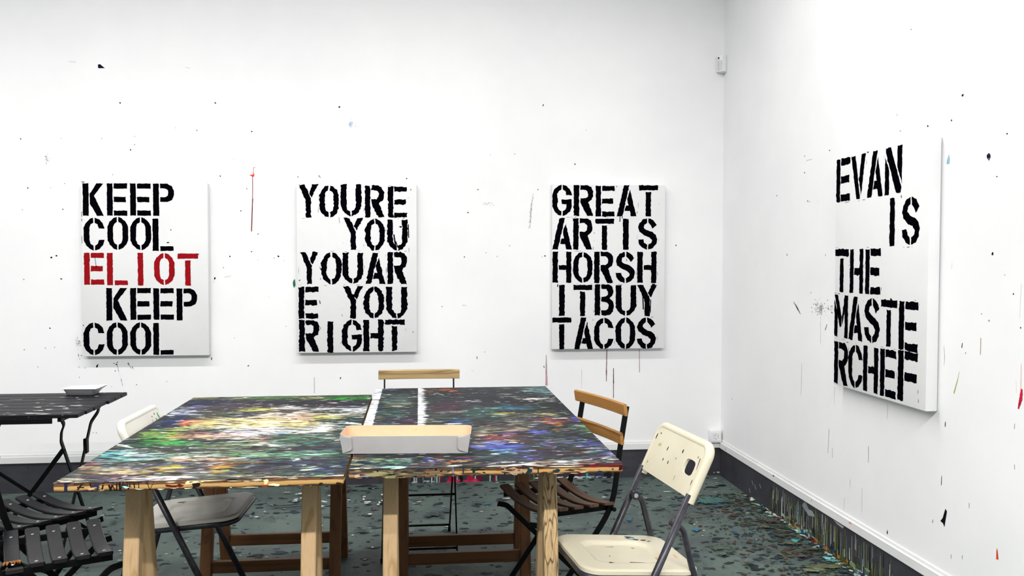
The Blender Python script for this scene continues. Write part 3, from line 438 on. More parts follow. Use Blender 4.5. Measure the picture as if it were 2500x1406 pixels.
PATCH_A = [
(0.382,1.457,0.415,0.046,'55613f',0.9),(0.066,1.454,0.054,0.04,'b0a868',0.8),(0.175,1.431,0.054,0.046,'667046',0.9),
(0.336,1.416,0.106,0.046,'4f7c3e',0.95),(0.515,1.387,0.071,0.046,'66784a',0.9),(0.693,1.358,0.098,0.056,'2c8636',1),
(0.096,1.473,0.022,0.023,'3f6a6c',0.8),(0.705,1.447,0.09,0.018,'4a3f38',0.8),(0.36,1.273,0.446,0.074,'24262f',0.95),
(0.088,1.291,0.085,0.095,'20284a',0.9),(0.208,1.197,0.1,0.071,'463848',0.85),(0.303,1.216,0.084,0.052,'54404a',0.7),
(0.191,1.279,0.059,0.031,'5c5a54',0.7),(0.411,1.267,0.12,0.053,'1e212c',0.95),(0.655,1.202,0.119,0.062,'2c2a34',0.9),
(0.601,1.238,0.051,0.031,'4a2a34',0.7),(0.059,1.117,0.052,0.097,'aab4d4',0.75),(0.052,1.051,0.035,0.064,'d0d8ea',0.8),
(0.056,0.98,0.047,0.053,'1e2a4c',0.8),(0.092,1.14,0.041,0.04,'3a3850',0.8),(0.062,0.801,0.059,0.088,'202c4c',0.95),
(0.069,0.879,0.053,0.058,'24365c',0.9),(0.049,0.653,0.049,0.058,'26323c',0.95),(0.127,0.856,0.022,0.046,'ee4026',1),
(0.14,0.887,0.027,0.034,'e8908a',0.8),(0.124,0.824,0.018,0.024,'c83a2c',0.9),(0.194,0.85,0.06,0.066,'e2c078',0.85),
(0.272,0.9,0.076,0.077,'d8cf9c',0.8),(0.339,0.787,0.089,0.04,'e8de86',0.85),(0.354,1.113,0.082,0.039,'c6c060',0.85),
(0.292,1.1,0.049,0.029,'b8b85a',0.8),(0.445,1.152,0.067,0.03,'e8e6ea',0.85),(0.405,0.914,0.139,0.121,'e4cca0',0.9),
(0.495,0.82,0.106,0.082,'e6d096',0.85),(0.374,1.001,0.095,0.054,'e2cfc0',0.85),(0.311,1.008,0.057,0.063,'3a4150',0.85),
(0.448,1.03,0.038,0.046,'444a5c',0.8),(0.239,1.05,0.048,0.037,'55584e',0.7),(0.273,0.755,0.162,0.039,'eee4b4',0.85),
(0.56,0.78,0.059,0.048,'d8b878',0.7),(0.532,0.933,0.078,0.062,'d8b0a0',0.7),(0.436,0.65,0.114,0.051,'e6e4ec',0.9),
(0.36,0.679,0.087,0.038,'e4dce0',0.8),(0.547,0.66,0.115,0.052,'dfe4e4',0.8),(0.495,0.629,0.032,0.029,'aac6e8',0.9),
(0.571,0.694,0.087,0.038,'d0d8c4',0.7),(0.223,0.615,0.097,0.057,'d2a98e',0.85),(0.152,0.601,0.041,0.049,'d49a72',0.85),
(0.31,0.592,0.083,0.049,'d6bcae',0.85),(0.397,0.562,0.055,0.041,'c4b8b0',0.8),(0.18,0.675,0.071,0.022,'7a4a58',0.7),
(0.27,0.644,0.057,0.022,'584a58',0.7),(0.091,0.65,0.07,0.066,'7ea04c',0.9),(0.1,0.528,0.061,0.066,'3fa03c',0.95),
(0.175,0.493,0.053,0.033,'3f9a46',0.9),(0.08,0.484,0.054,0.052,'2e5c44',0.9),(0.033,0.534,0.04,0.054,'26383c',0.9),
(0.123,0.732,0.043,0.038,'96a860',0.8),(0.485,0.527,0.033,0.047,'d88a8c',0.95),(0.464,0.489,0.022,0.02,'d87a80',0.8),
(0.471,0.45,0.08,0.026,'efefef',0.9),(0.555,0.417,0.053,0.016,'e8e8e8',0.8),(0.245,0.474,0.073,0.038,'468a58',0.85),
(0.344,0.439,0.079,0.044,'74886a',0.85),(0.405,0.457,0.066,0.039,'8a9a7c',0.7),(0.305,0.493,0.054,0.026,'2a4440',0.8),
(0.597,0.498,0.122,0.093,'44584e',0.9),(0.535,0.549,0.056,0.042,'3c5c4c',0.85),(0.685,0.424,0.067,0.063,'3c4c4c',0.85),
(0.616,0.561,0.069,0.042,'7a9484',0.6),(0.73,0.517,0.055,0.082,'3c4a4a',0.85),(0.709,0.452,0.035,0.019,'7a5a62',0.6),
(0.731,1.076,0.058,0.058,'dde4ea',0.9),(0.751,1.026,0.032,0.028,'f0f4f6',0.9),(0.661,1.132,0.067,0.049,'3c4048',0.8),
(0.735,0.812,0.068,0.082,'1f3936',0.9),(0.633,0.922,0.057,0.052,'c2c476',0.85),(0.639,0.727,0.059,0.07,'e8ece2',0.9),
(0.603,0.669,0.057,0.045,'e4ead8',0.8),(0.722,0.787,0.037,0.016,'e8eeee',0.9),(0.791,0.897,0.023,0.173,'2c2c32',0.8),
(0.676,0.97,0.047,0.036,'d8dcd0',0.8),(0.551,1.094,0.098,0.058,'54504e',0.8),(0.598,1.108,0.049,0.029,'e6e6ec',0.8),
(0.528,1.021,0.064,0.037,'d8ccc0',0.7),(0.564,0.355,0.117,0.03,'3c2c34',0.85),(0.46,0.372,0.052,0.025,'54504e',0.8),
(0.639,0.372,0.065,0.025,'3a3038',0.8),(0.248,0.364,0.03,0.021,'1c2036',0.95),(0.302,0.346,0.035,0.013,'f4f4f4',0.95),
(0.114,0.355,0.089,0.03,'c8dad6',0.85),(0.051,0.361,0.051,0.024,'d8e2e6',0.7),(0.386,0.361,0.064,0.03,'66786a',0.8),
(0.046,0.414,0.038,0.031,'28363c',0.8),(0.122,0.293,0.124,0.04,'80a8a6',0.95),(0.036,0.352,0.03,0.053,'5ca2a6',0.9),
(0.291,0.291,0.112,0.034,'9cb0a0',0.95),(0.476,0.284,0.088,0.034,'86a892',0.95),(0.624,0.292,0.114,0.04,'6c9a7c',0.95),
(0.711,0.294,0.051,0.034,'587a6a',0.8),(0.284,0.248,0.061,0.028,'c4a68c',0.85),(0.394,0.237,0.049,0.022,'b88c74',0.7),
(0.403,0.205,0.026,0.032,'c07048',0.8),(0.464,0.219,0.061,0.027,'86988a',0.7),(0.181,0.176,0.155,0.036,'464e5e',0.9),
(0.023,0.218,0.029,0.026,'8a5262',0.85),(0.056,0.24,0.036,0.022,'8a9a9c',0.7),(0.28,0.197,0.072,0.032,'5a646c',0.85),
(0.357,0.168,0.072,0.041,'5a5c60',0.85),(0.257,0.134,0.032,0.035,'ba9c4c',0.9),(0.273,0.157,0.017,0.016,'c8b450',0.8),
(0.41,0.138,0.031,0.03,'c29440',0.9),(0.377,0.155,0.019,0.02,'a86a48',0.8),(0.473,0.116,0.018,0.02,'8a9050',0.8),
(0.439,0.165,0.017,0.02,'a8583c',0.6),(0.619,0.149,0.144,0.083,'363c4c',0.95),(0.528,0.132,0.047,0.061,'44444e',0.9),
(0.71,0.073,0.047,0.044,'36426e',0.85),(0.657,0.107,0.019,0.036,'607c68',0.9),(0.739,0.136,0.036,0.061,'2c3448',0.9),
(0.606,0.074,0.035,0.03,'4a5a4e',0.7),(0.676,0.167,0.06,0.042,'484254',0.7),(0.589,0.115,0.021,0.04,'5c6a50',0.7),
(0.13,0.123,0.07,0.04,'c2ae8c',0.85),(0.189,0.079,0.057,0.028,'ccbc9c',0.8),(0.075,0.152,0.059,0.015,'98a09c',0.7),
(0.175,0.053,0.03,0.018,'cc949a',0.75),(0.04,0.171,0.024,0.02,'c8a060',0.7),(0.216,0.08,0.021,0.024,'e8e6d0',0.95),
(0.281,0.028,0.049,0.028,'f2f0f4',0.95),(0.254,0.009,0.067,0.014,'dcd6da',0.8),(0.332,0.065,0.034,0.034,'887c86',0.85),
(0.359,0.043,0.023,0.019,'587e7c',0.85),(0.302,0.114,0.025,0.02,'7a6a6c',0.8),(0.06,0.055,0.034,0.019,'644660',0.85),
(0.111,0.05,0.033,0.019,'6c5a78',0.7),(0.031,0.032,0.034,0.018,'d6ceb0',0.85),(0.021,0.087,0.023,0.02,'5c667a',0.8),
(0.176,0.017,0.067,0.011,'54506c',0.7),(0.406,0.057,0.057,0.034,'5e5e5c',0.85),(0.477,0.04,0.057,0.028,'5c5a52',0.8),
(0.409,0.094,0.035,0.014,'a0a050',0.7),(0.376,-0.004,0.38,0.01,'d8cfba',0.55),(0.533,-0.02,0.033,0.009,'ece6d4',0.8),
(0.662,0.002,0.102,0.01,'d4d4c0',0.7),(0.659,0.021,0.034,0.012,'8cae9c',0.7),
]
PATCH_B = [
(0.318,1.406,0.333,0.144,'2c303c',0.6),(0.321,1.513,0.038,0.032,'b8603c',0.9),(0.357,1.459,0.023,0.025,'e08050',0.8),
(0.254,1.469,0.038,0.025,'8a5048',0.6),(0.066,1.526,0.037,0.051,'2c4068',0.8),(0.036,1.554,0.029,0.038,'c8d0d8',0.6),
(0.101,1.256,0.074,0.155,'566864',0.9),(0.097,1.094,0.051,0.071,'5e6852',0.8),(0.147,1.14,0.043,0.062,'6c7c6c',0.6),
(0.087,0.906,0.067,0.109,'3c5450',0.85),(0.108,0.731,0.068,0.082,'36404a',0.9),(0.028,0.956,0.013,0.075,'3c6484',0.8),
(0.169,0.724,0.022,0.065,'4a2c40',0.7),(0.052,0.801,0.018,0.042,'8a7464',0.6),(0.315,1.025,0.075,0.118,'48303e',0.85),
(0.37,1.118,0.068,0.062,'3c2a38',0.7),(0.392,0.892,0.048,0.073,'4c2c3e',0.8),(0.278,0.84,0.047,0.07,'42504e',0.8),
(0.26,0.714,0.038,0.049,'5c6450',0.7),(0.344,0.722,0.024,0.049,'3878b0',0.95),(0.334,0.674,0.03,0.02,'6a80c8',0.7),
(0.304,0.926,0.057,0.018,'c8b0b8',0.5),(0.551,1.404,0.112,0.085,'242830',0.8),(0.584,1.352,0.036,0.036,'a8a898',0.5),
(0.747,1.459,0.057,0.075,'88aaaa',0.85),(0.719,1.538,0.087,0.039,'5c7878',0.7),(0.789,1.355,0.028,0.06,'86a8a4',0.8),
(0.601,1.523,0.048,0.026,'b0a880',0.6),(0.653,1.167,0.158,0.128,'1c1a22',0.9),(0.481,1.216,0.088,0.099,'1e1e28',0.9),
(0.694,1.203,0.057,0.028,'eceae6',0.85),(0.759,1.152,0.035,0.042,'a0b09a',0.7),(0.442,1.162,0.035,0.021,'d8d8dc',0.7),
(0.626,1.232,0.027,0.016,'e0e0e0',0.7),(0.774,0.934,0.05,0.151,'24222c',0.9),(0.706,1.033,0.068,0.08,'26222c',0.85),
(0.45,0.916,0.073,0.111,'345650',0.9),(0.401,0.785,0.047,0.077,'3c544e',0.85),(0.566,1.006,0.059,0.039,'2c6c80',0.85),
(0.631,0.98,0.05,0.048,'285468',0.85),(0.513,0.972,0.026,0.028,'7ab0a8',0.6),(0.658,1.057,0.02,0.025,'8aa068',0.6),
(0.543,0.857,0.042,0.031,'b09c58',0.85),(0.514,0.806,0.031,0.034,'5c8a74',0.6),(0.687,0.843,0.045,0.045,'96945e',0.8),
(0.575,0.784,0.047,0.069,'5a544c',0.7),(0.469,0.654,0.075,0.079,'44403e',0.9),(0.427,0.698,0.045,0.065,'3c3836',0.9),
(0.564,0.684,0.039,0.056,'b8aca0',0.6),(0.695,0.687,0.043,0.057,'b4562e',0.9),(0.67,0.722,0.046,0.041,'6c3840',0.8),
(0.708,0.62,0.021,0.031,'d8894c',0.85),(0.744,0.698,0.025,0.041,'7c3c34',0.7),(0.691,0.515,0.023,0.029,'b8843c',0.8),
(0.612,0.584,0.059,0.053,'3a3c40',0.9),(0.463,0.576,0.08,0.045,'988c7c',0.75),(0.562,0.543,0.035,0.037,'d0b488',0.7),
(0.421,0.506,0.028,0.036,'a8b090',0.6),(0.627,0.478,0.04,0.042,'6868b4',0.95),(0.602,0.509,0.02,0.022,'5a5aa0',0.8),
(0.661,0.46,0.014,0.028,'4a6c60',0.8),(0.796,0.736,0.025,0.05,'6464c0',0.9),(0.798,0.676,0.021,0.032,'404080',0.8),
(0.797,0.565,0.029,0.06,'648a5a',0.85),(0.801,0.475,0.023,0.05,'7c9c7c',0.7),(0.752,0.525,0.035,0.073,'30443e',0.85),
(0.72,0.426,0.042,0.041,'2c3038',0.8),(0.479,0.437,0.07,0.041,'9c5c58',0.8),(0.41,0.458,0.028,0.034,'d0a08c',0.7),
(0.511,0.475,0.029,0.028,'7a68a0',0.6),(0.53,0.39,0.083,0.027,'5c3438',0.8),(0.448,0.398,0.055,0.02,'843838',0.7),
(0.47,0.344,0.055,0.016,'dcc0a8',0.85),(0.414,0.323,0.04,0.025,'a49880',0.6),(0.666,0.363,0.083,0.033,'4c585c',0.85),
(0.674,0.323,0.047,0.02,'8a9c94',0.7),(0.604,0.317,0.068,0.045,'42484e',0.9),(0.436,0.26,0.072,0.042,'6870c0',0.95),
(0.504,0.277,0.053,0.037,'5460a8',0.85),(0.483,0.206,0.052,0.029,'5058a0',0.8),(0.486,0.171,0.021,0.02,'9aaae4',0.95),
(0.391,0.288,0.027,0.025,'8088cc',0.8),(0.539,0.182,0.013,0.017,'a8b0e0',0.8),(0.618,0.315,0.021,0.025,'9098d0',0.8),
(0.764,0.288,0.045,0.056,'4a4a8c',0.8),(0.724,0.26,0.019,0.018,'98a0dc',0.8),(0.778,0.224,0.026,0.03,'304050',0.8),
(0.825,0.328,0.016,0.064,'5858a4',0.8),(0.8,0.145,0.021,0.039,'6464b8',0.9),(0.721,0.357,0.042,0.026,'8080b8',0.5),
(0.62,0.222,0.018,0.036,'9a8cd0',0.85),(0.601,0.206,0.029,0.041,'4c3444',0.8),(0.716,0.182,0.039,0.04,'6a4840',0.7),
(0.753,0.167,0.038,0.017,'c8d8c0',0.7),(0.464,0.139,0.113,0.044,'36464a',0.95),(0.398,0.113,0.05,0.038,'3c4a4c',0.9),
(0.548,0.097,0.032,0.027,'7078cc',0.9),(0.526,0.127,0.025,0.022,'4c5494',0.8),(0.575,0.111,0.05,0.027,'4c4a5c',0.7),
(0.628,0.123,0.063,0.038,'38323e',0.85),(0.72,0.07,0.062,0.043,'3c3444',0.85),(0.668,0.063,0.05,0.026,'56706c',0.7),
(0.778,0.074,0.017,0.032,'c0d0c8',0.75),(0.766,0.108,0.02,0.028,'6c5c74',0.7),(0.579,0.051,0.073,0.021,'a49a80',0.6),
(0.64,0.045,0.049,0.016,'b0b8a0',0.6),(0.709,0.017,0.037,0.02,'c89a88',0.6),(0.77,0.01,0.034,0.026,'702834',0.9),
(0.722,-0.01,0.015,0.015,'b42c38',0.9),(0.562,0.022,0.036,0.016,'c09484',0.7),(0.535,0.004,0.18,0.008,'f0eeea',0.85),
(0.449,0.049,0.031,0.008,'e8ece8',0.8),(0.052,0.126,0.061,0.032,'56705c',0.8),(0.089,0.107,0.049,0.032,'8aa878',0.75),
(0.035,0.096,0.03,0.026,'1c2c44',0.9),(0.079,0.065,0.036,0.016,'1e2e48',0.9),(0.12,0.099,0.025,0.032,'587e6c',0.8),
(0.157,0.084,0.029,0.036,'7aa08c',0.75),(0.128,0.025,0.036,0.017,'88d4bc',0.95),(0.046,0.028,0.047,0.017,'dcd8b8',0.95),
(0.004,0.116,0.015,0.032,'c8cc9c',0.7),(0.013,0.152,0.025,0.022,'6a4c48',0.7),(0.175,0.152,0.05,0.022,'30202c',0.9),
(0.188,0.029,0.024,0.015,'b89c90',0.6),(0.224,0.115,0.013,0.032,'263690',0.95),(0.239,0.076,0.012,0.042,'b8c0dc',0.7),
(0.212,0.058,0.019,0.031,'5a3a40',0.7),(0.259,0.105,0.015,0.037,'74302c',0.85),(0.285,0.081,0.025,0.027,'9a9484',0.6),
(0.307,0.068,0.012,0.02,'a83c34',0.9),(0.334,0.076,0.025,0.018,'c88440',0.9),(0.348,0.112,0.01,0.016,'5a5ac0',0.9),
(0.295,0.018,0.024,0.015,'d0e0d0',0.7),(0.357,0.053,0.029,0.021,'8a8460',0.7),(0.247,0.013,0.048,0.015,'48444a',0.7),
]
# ---------------------------------------------------------------- materials
M = {}
M['wall'] = noise_mat('white_wall_paint', 'e9e9eb', 'f2f2f3', scale=(1.3, 1.3, 1.3), detail=4, rough=0.75, bump=0.06, bscale=90, spec=0.2)
M['trim'] = noise_mat('white_trim_paint', 'dededf', 'e8e8e8', scale=(3, 3, 3), rough=0.45)
M['base'] = noise_mat('charcoal_baseboard_vinyl', '35343a', '46464c', scale=(5, 5, 9), rough=0.5, lo=0.25, hi=0.8, spec=0.15)
M['paint'] = attr_mat('dried_paint_drips', rough=0.55, spec=0.12)
M['matte'] = attr_mat('wall_paint_marks', rough=0.7, spec=0.08)
M['canvas'] = noise_mat('primed_canvas', 'dededf', 'e4e4e5', scale=(4, 4, 4), rough=0.85, bump=0.08, bscale=600, spec=0.1)
M['ink'] = noise_mat('black_stencil_paint', '020206', '07070c', scale=(20, 20, 20), rough=0.7, spec=0.0)
M['red'] = noise_mat('red_stencil_paint', '8a0911', '9a0d18', scale=(16, 16, 16), rough=0.6, spec=0.06)
M['pine'] = wood_mat('pine_leg_wood', '9a7b52', 'b39772', 'a5875f', 'z', 0.7, run=0.7, wav=0.4)
M['pine_h'] = wood_mat('pine_rail_wood', '9a7242', 'b98f5a', 'a57c4a', 'x', 0.8)
M['pine_dark'] = wood_mat('streaky_pine_wood', '3e2b1a', 'b89d74', '7c5f3e', 'z', 2.4, seed=3.1, run=0.55, wav=0.25)
M['pine_shaded'] = wood_mat('shade_darkened_pine_leg', '5e3d22', '754f2e', '664427', 'z', 0.7, seed=5.0)  # far trestle legs: pine browned to paint in the shade under the worktops
M['pine_shaded_h'] = wood_mat('shade_darkened_pine_rail', '5a3a20', '6e4a2b', '604025', 'x', 0.7, seed=6.0)  # far trestle rails, with the same under-table shade in their colour
M['black'] = noise_mat('black_powder_coated_steel', '08080a', '0e0e11', scale=(30, 30, 30), rough=0.45, spec=0.12)
M['blackwood'] = noise_mat('black_stained_slats', '08070a', '100f14', scale=(40, 5, 40), rough=0.36, bump=0.1, spec=0.22)
M['blacktop'] = noise_mat('black_table_slats', '0d0d11', '1a191e', scale=(4, 40, 40), rough=0.45, bump=0.2, spec=0.12, extra=('5e5e66', 55, 0.70))
M['brown'] = wood_mat('acacia_seat_slats', '3a2718', '5d4029', '4a3220', 'y', 0.7)
M['tan'] = wood_mat('oiled_back_slats', '7a5228', 'a8783f', '8d6232', 'y', 0.5, seed=1.0)
M['pale'] = wood_mat('weathered_back_slat', '8f7550', 'c2a677', '9c845c', 'y', 0.5, seed=2.2)
M['cream'] = noise_mat('cream_lacquer', 'bfb8a2', 'ccc5b0', scale=(4, 4, 4), rough=0.4, extra=('5c4a38', 30, 0.735))
M['ivory'] = noise_mat('ivory_lacquer', 'cdcac0', 'd8d6ce', scale=(4, 4, 4), rough=0.4)
M['steel'] = noise_mat('grey_steel_tube', '303036', '424249', scale=(50, 50, 50), rough=0.33, metal=0.45)
M['screw'] = noise_mat('zinc_screw', 'b8b8bc', 'd8d8dc', scale=(90, 90, 90), rough=0.3, metal=0.8)
M['board'] = noise_mat('white_coated_card', 'b2afaf', 'bdbbba', scale=(6, 6, 6), rough=0.6)
M['kraft'] = noise_mat('kraft_card_inside', 'ccab8a', 'd6b797', scale=(14, 14, 14), rough=0.75, extra=('cfae7c', 55, 0.64))
M['paper'] = noise_mat('white_paper_tray', 'ecedf1', 'f2f3f6', scale=(8, 8, 8), rough=0.55)
M['plastic'] = noise_mat('white_plastic', 'e2e2e4', 'e9e9ea', scale=(9, 9, 9), rough=0.35)
M['lens'] = noise_mat('milky_sensor_lens', 'c2c6c6', 'd2d5d5', scale=(30, 9, 30), rough=0.2)
M['hole'] = noise_mat('dark_hole', '0a0a0a', '101010', scale=(9, 9, 9), rough=0.8)
M['rust'] = noise_mat('broken_wood_edge', '6b3f1a', 'b5742f', scale=(60, 60, 60), rough=0.8)
M['lamp_glass'], _t, _b = new_mat('lit_diffuser', 0.5); _b.inputs['Emission Color'].default_value = (1, 0.98, 0.95, 1); _b.inputs['Emission Strength'].default_value = 3.0

# ---------------------------------------------------------------- the room
def floor_mat():
    m, t, b = new_mat('painted_studio_floor', 0.55, spec=0.15); n = t.nodes; L = t.links
    tc = n.new('ShaderNodeTexCoord')
    def nz(scale, det=5, dist=0.0, mapscale=None):
        q = n.new('ShaderNodeTexNoise'); q.inputs['Scale'].default_value = scale; q.inputs['Detail'].default_value = det; q.inputs['Distortion'].default_value = dist
        L.new(tc.outputs['Object'], q.inputs['Vector']); return q.outputs['Fac']
    def ramp(src, stops):
        r = n.new('ShaderNodeValToRGB'); e = r.color_ramp.elements
        while len(e) < len(stops): e.new(0.5)
        for x, (p, c) in zip(e, stops): x.position = p; x.color = (*lin(c), 1) if isinstance(c, str) else (c, c, c, 1)
        L.new(src, r.inputs[0]); return r.outputs[0]
    def mix(f, a, b_):
        q = n.new('ShaderNodeMix'); q.data_type = 'RGBA'; L.new(f, q.inputs['Factor'])
        L.new(a, q.inputs['A'])
        if isinstance(b_, str): q.inputs['B'].default_value = (*lin(b_), 1)
        else: L.new(b_, q.inputs['B'])
        return q.outputs['Result']
    c = ramp(nz(2.2, 6, 0.5), [(0.3, '434a4a'), (0.5, '525f5b'), (0.7, '5f6d66')])
    c = mix(ramp(nz(7.5, 6, 1.2), [(0.56, 0.0), (0.64, 0.55)]), c, '3e4648')
    c = mix(ramp(nz(5.1, 4, 0.8), [(0.62, 0.0), (0.70, 0.5)]), c, '55705f')
    c = mix(ramp(nz(38, 3), [(0.66, 0.0), (0.70, 0.8)]), c, '20272b')
    c = mix(ramp(nz(95, 2), [(0.71, 0.0), (0.75, 0.75)]), c, '1c2226')
    c = mix(ramp(nz(61, 2), [(0.76, 0.0), (0.78, 0.9)]), c, 'b9bab2')
    L.new(c, b.inputs['Base Color'])
    bm = n.new('ShaderNodeBump'); bm.inputs['Strength'].default_value = 0.15; bm.inputs['Distance'].default_value = 0.002
    L.new(nz(38, 3), bm.inputs['Height']); L.new(bm.outputs[0], b.inputs['Normal'])
    return m
M['floor'] = floor_mat()
X0, Y0 = -6.4, -1.6
rnd = random.Random(11)
f = MB(); f.box((X0, Y0, -0.1), (W+0.12, D+0.12, 0.0)); 
F3 = lambda u, v, o: (u, v, o)
# loose splats over the whole floor, thick and colourful along the right wall
spl = []
for i in range(1500):
    x = rnd.uniform(-1.7, W-0.02); y = rnd.uniform(3.0, D-0.02); r = abs(rnd.gauss(0, 0.007))+0.0025
    spl.append(('d', x, y, r*rnd.uniform(0.7, 2.4), r*rnd.uniform(0.6, 1.5), rnd.choice(['20272b', '262e33', '2f3a40', '1a1f22', '333c3c', '28323c'])))
for i in range(170):
    x = rnd.uniform(-1.7, W-0.02); y = rnd.uniform(3.2, D-0.02); r = rnd.uniform(0.002, 0.006)
    spl.append(('d', x, y, r*1.4, r, rnd.choice(['c9cac4', 'dcdcd8', 'a9b0ac'])))
for i in range(90):
    x = rnd.uniform(-1.4, W-0.02); y = rnd.uniform(4.55, D-0.02); r = rnd.uniform(0.004, 0.012)
    spl.append(('d', x, y, r*2, r, rnd.choice(['d8d8d4', '2b3440', '4a3340', '8a8f8c', '2c4a52', 'b7b7b0', '1d2226', '5a2a34'])))
for i in range(1150):
    d = abs(rnd.gauss(0, 0.25)); x = W-0.01-d; y = rnd.uniform(3.0, 4.75); r = rnd.uniform(0.002, 0.012)*(1.15 if d < 0.25 else 0.8)
    spl.append(('d', x, y, r*rnd.uniform(0.7, 1.6), r*rnd.uniform(0.6, 1.8), rnd.choice(['35322d', '443e34', '504e38', '2e3a3c', '33504e', '5a5e42', '483a2e', '2a3c46', '454f40', '2a2d30', '3f4a3a', '4a2c26', '3a5a58', '22303c', '2c2e30', '34362f', '3c423c'])))
for i in range(170):
    y = rnd.uniform(3.2, 4.75); x = W-0.006-abs(rnd.gauss(0, 0.02)); r = rnd.uniform(0.003, 0.010)
    spl.append(('d', x, y, r, r*rnd.uniform(1, 2.2), rnd.choice(['d5d3c4', 'e0e0dc', 'a9b7a0', '5b8f8a', '7a2c22', '31456e', '7a7f3a', '28343a', '1c2224', '9db4b4'])))
marks(f, spl, F3, 1, seed=3, off=0.0004, wob=0.5)
marks(f, MARKS_F, F3, 1, seed=4, off=0.004, wob=0.55)
# white flakes between the two tables
fl = [('d', -0.19+rnd.gauss(0, 0.05), 4.75+rnd.gauss(0, 0.09), rnd.uniform(0.006, 0.016), rnd.uniform(0.008, 0.02), 'dfe0dd') for _ in range(16)]
fl += [('d', rnd.uniform(-0.7, -0.25), 4.85+rnd.gauss(0, 0.09), rnd.uniform(0.006, 0.016), rnd.uniform(0.006, 0.016), rnd.choice(['d4d6d2', 'c4c4be', '8a4a40'])) for _ in range(22)]
marks(f, fl, F3, 1, seed=5, off=0.0046)
struct(f.build('floor', [M['floor'], M['paint']]))

b = MB(); b.box((X0, D, -0.1), (W+0.12, D+0.12, CEIL)); marks(b, MARKS_B, lambda u, v, o: (u, D-o, v), 1, seed=6)
struct(b.build('wall_back', [M['wall'], M['matte']]))
b = MB(); b.box((W, Y0, -0.1), (W+0.12, D, CEIL)); marks(b, MARKS_R, lambda u, v, o: (W-o, u, v), 1, seed=7)
struct(b.build('wall_right', [M['wall'], M['matte']]))
b = MB(); b.box((X0-0.12, Y0, -0.1), (X0, D+0.12, CEIL)); struct(b.build('wall_left', [M['wall']]))
b = MB(); b.box((X0, Y0, CEIL), (W+0.12, D+0.12, CEIL+0.1)); struct(b.build('ceiling', [M['wall']]))

BT = 0.1745
# dark skirting with run paint
b = MB(); b.box((X0, D-0.006, 0.0), (W, D, BT))
k = []
for i in range(70):                                    # drips above the floor line behind the tables
    x = rnd.uniform(-0.25, 0.75); z = rnd.uniform(0.03, 0.15); w = rnd.uniform(0.001, 0.006)
    k.append(('s', x, z, x, max(0.0, z-rnd.uniform(0.03, 0.12)), w*0.6, w, rnd.choice(['1c2026', '15181c', '303a3c', '8fa0a0', '2d4a50', '4a5a30', 'c8cccc', '3a2030'])))
for x, w, c in [(-0.115, 0.022, '4fa6c4'), (-0.085, 0.008, '7a8a34'), (-0.045, 0.01, '20282a'), (0.02, 0.012, '5c6a6a'), (0.075, 0.006, 'd8dada'), (0.105, 0.012, '7fb0b0'), (0.13, 0.016, '7a1830'), (0.20, 0.05, 'a81e40'), (0.25, 0.02, '1c1418'), (0.305, 0.045, 'b02048'), (0.37, 0.03, '6a1c34'), (0.46, 0.008, 'd03050'), (0.62, 0.03, '1c4a5c'), (0.70, 0.012, '5c6a2c'), (0.78, 0.008, '6a7a30'), (0.98, 0.03, '6a1c38'), (1.03, 0.016, '4c9a9c'), (1.1, 0.03, '2c3460'), (1.16, 0.05, '1a1e26')]:
    k.append(('s', x, rnd.uniform(0.07, 0.11), x+rnd.uniform(-0.004, 0.004), 0.0, w*0.4, w*0.5, c))
for x0, x1, c in [(0.17, 0.24, 'd8305c'), (0.28, 0.36, 'e02c58'), (0.78, 0.9, 'e8e8e6'), (0.92, 0.99, 'dcdcda'), (0.72, 0.75, 'f0f0ee'), (-0.06, 0.1, 'a8b0b0'), (0.99, 1.05, 'b0c8c8'), (1.05, 1.2, '8a8f96')]:
    for i in range(7):
        x = rnd.uniform(x0, x1); k.append(('d', x, rnd.uniform(0.002, 0.012), rnd.uniform(0.006, 0.02), rnd.uniform(0.002, 0.006), c))
for x, z in [(1.80, 0.105), (1.79, 0.085), (1.60, 0.10), (1.45, 0.05), (1.2, 0.12)]: k.append(('d', x, z, 0.0035, 0.003, 'e6e6e8'))
for i in range(8): k.append(('d', 1.865+rnd.gauss(0, 0.008), 0.012+abs(rnd.gauss(0, 0.008)), 0.004, 0.003, 'b0b0b4'))
for i in range(50): k.append(('d', rnd.uniform(-2.4, 1.8), rnd.uniform(0.01, 0.16), rnd.uniform(0.002, 0.005), rnd.uniform(0.002, 0.004), rnd.choice(['1c1e22', '5a5a60', '26282c'])))
marks(b, k, lambda u, v, o: (u, D-0.006-o, v), 1, seed=8, off=0.0004)
struct(b.build('baseboard_back', [M['base'], M['paint']]))
b = MB(); b.box((W-0.006, Y0, 0.0), (W, D-0.006, BT)); k = []
for i in range(330):
    y = rnd.choice([rnd.uniform(4.02, 4.42), rnd.uniform(3.75, 4.15), rnd.uniform(3.2, 3.85)]); zt = rnd.uniform(0.05, 0.168)
    w = rnd.uniform(0.0008, 0.0042)
    k.append(('s', y, zt, y+rnd.uniform(-0.002, 0.002), zt-rnd.uniform(0.04, 0.15), w*0.5, w, rnd.choice(['16181a', '1c2022', '6a7034', '7d8240', '98a0a0', 'c4c8bc', '50604a', '2e3c3a', '3c3a28', '8a9a90', '5c5a34', '20282c', '423a2c', '6f8a8a'])))
k = [m if m[4] > 0 else m[:4]+(0.0,)+m[5:] for m in k]
for i in range(150):
    y = rnd.uniform(3.15, 4.25); k.append(('d', y, abs(rnd.gauss(0, 0.018)), rnd.uniform(0.006, 0.022), rnd.uniform(0.003, 0.012), rnd.choice(['56604a', '3f6d6a', '2e466e', '7a2a20', '83905a', 'd0cdb8', '2a3a40', '8fb0ae', '9a6a30', '4a5230', '20282c'])))
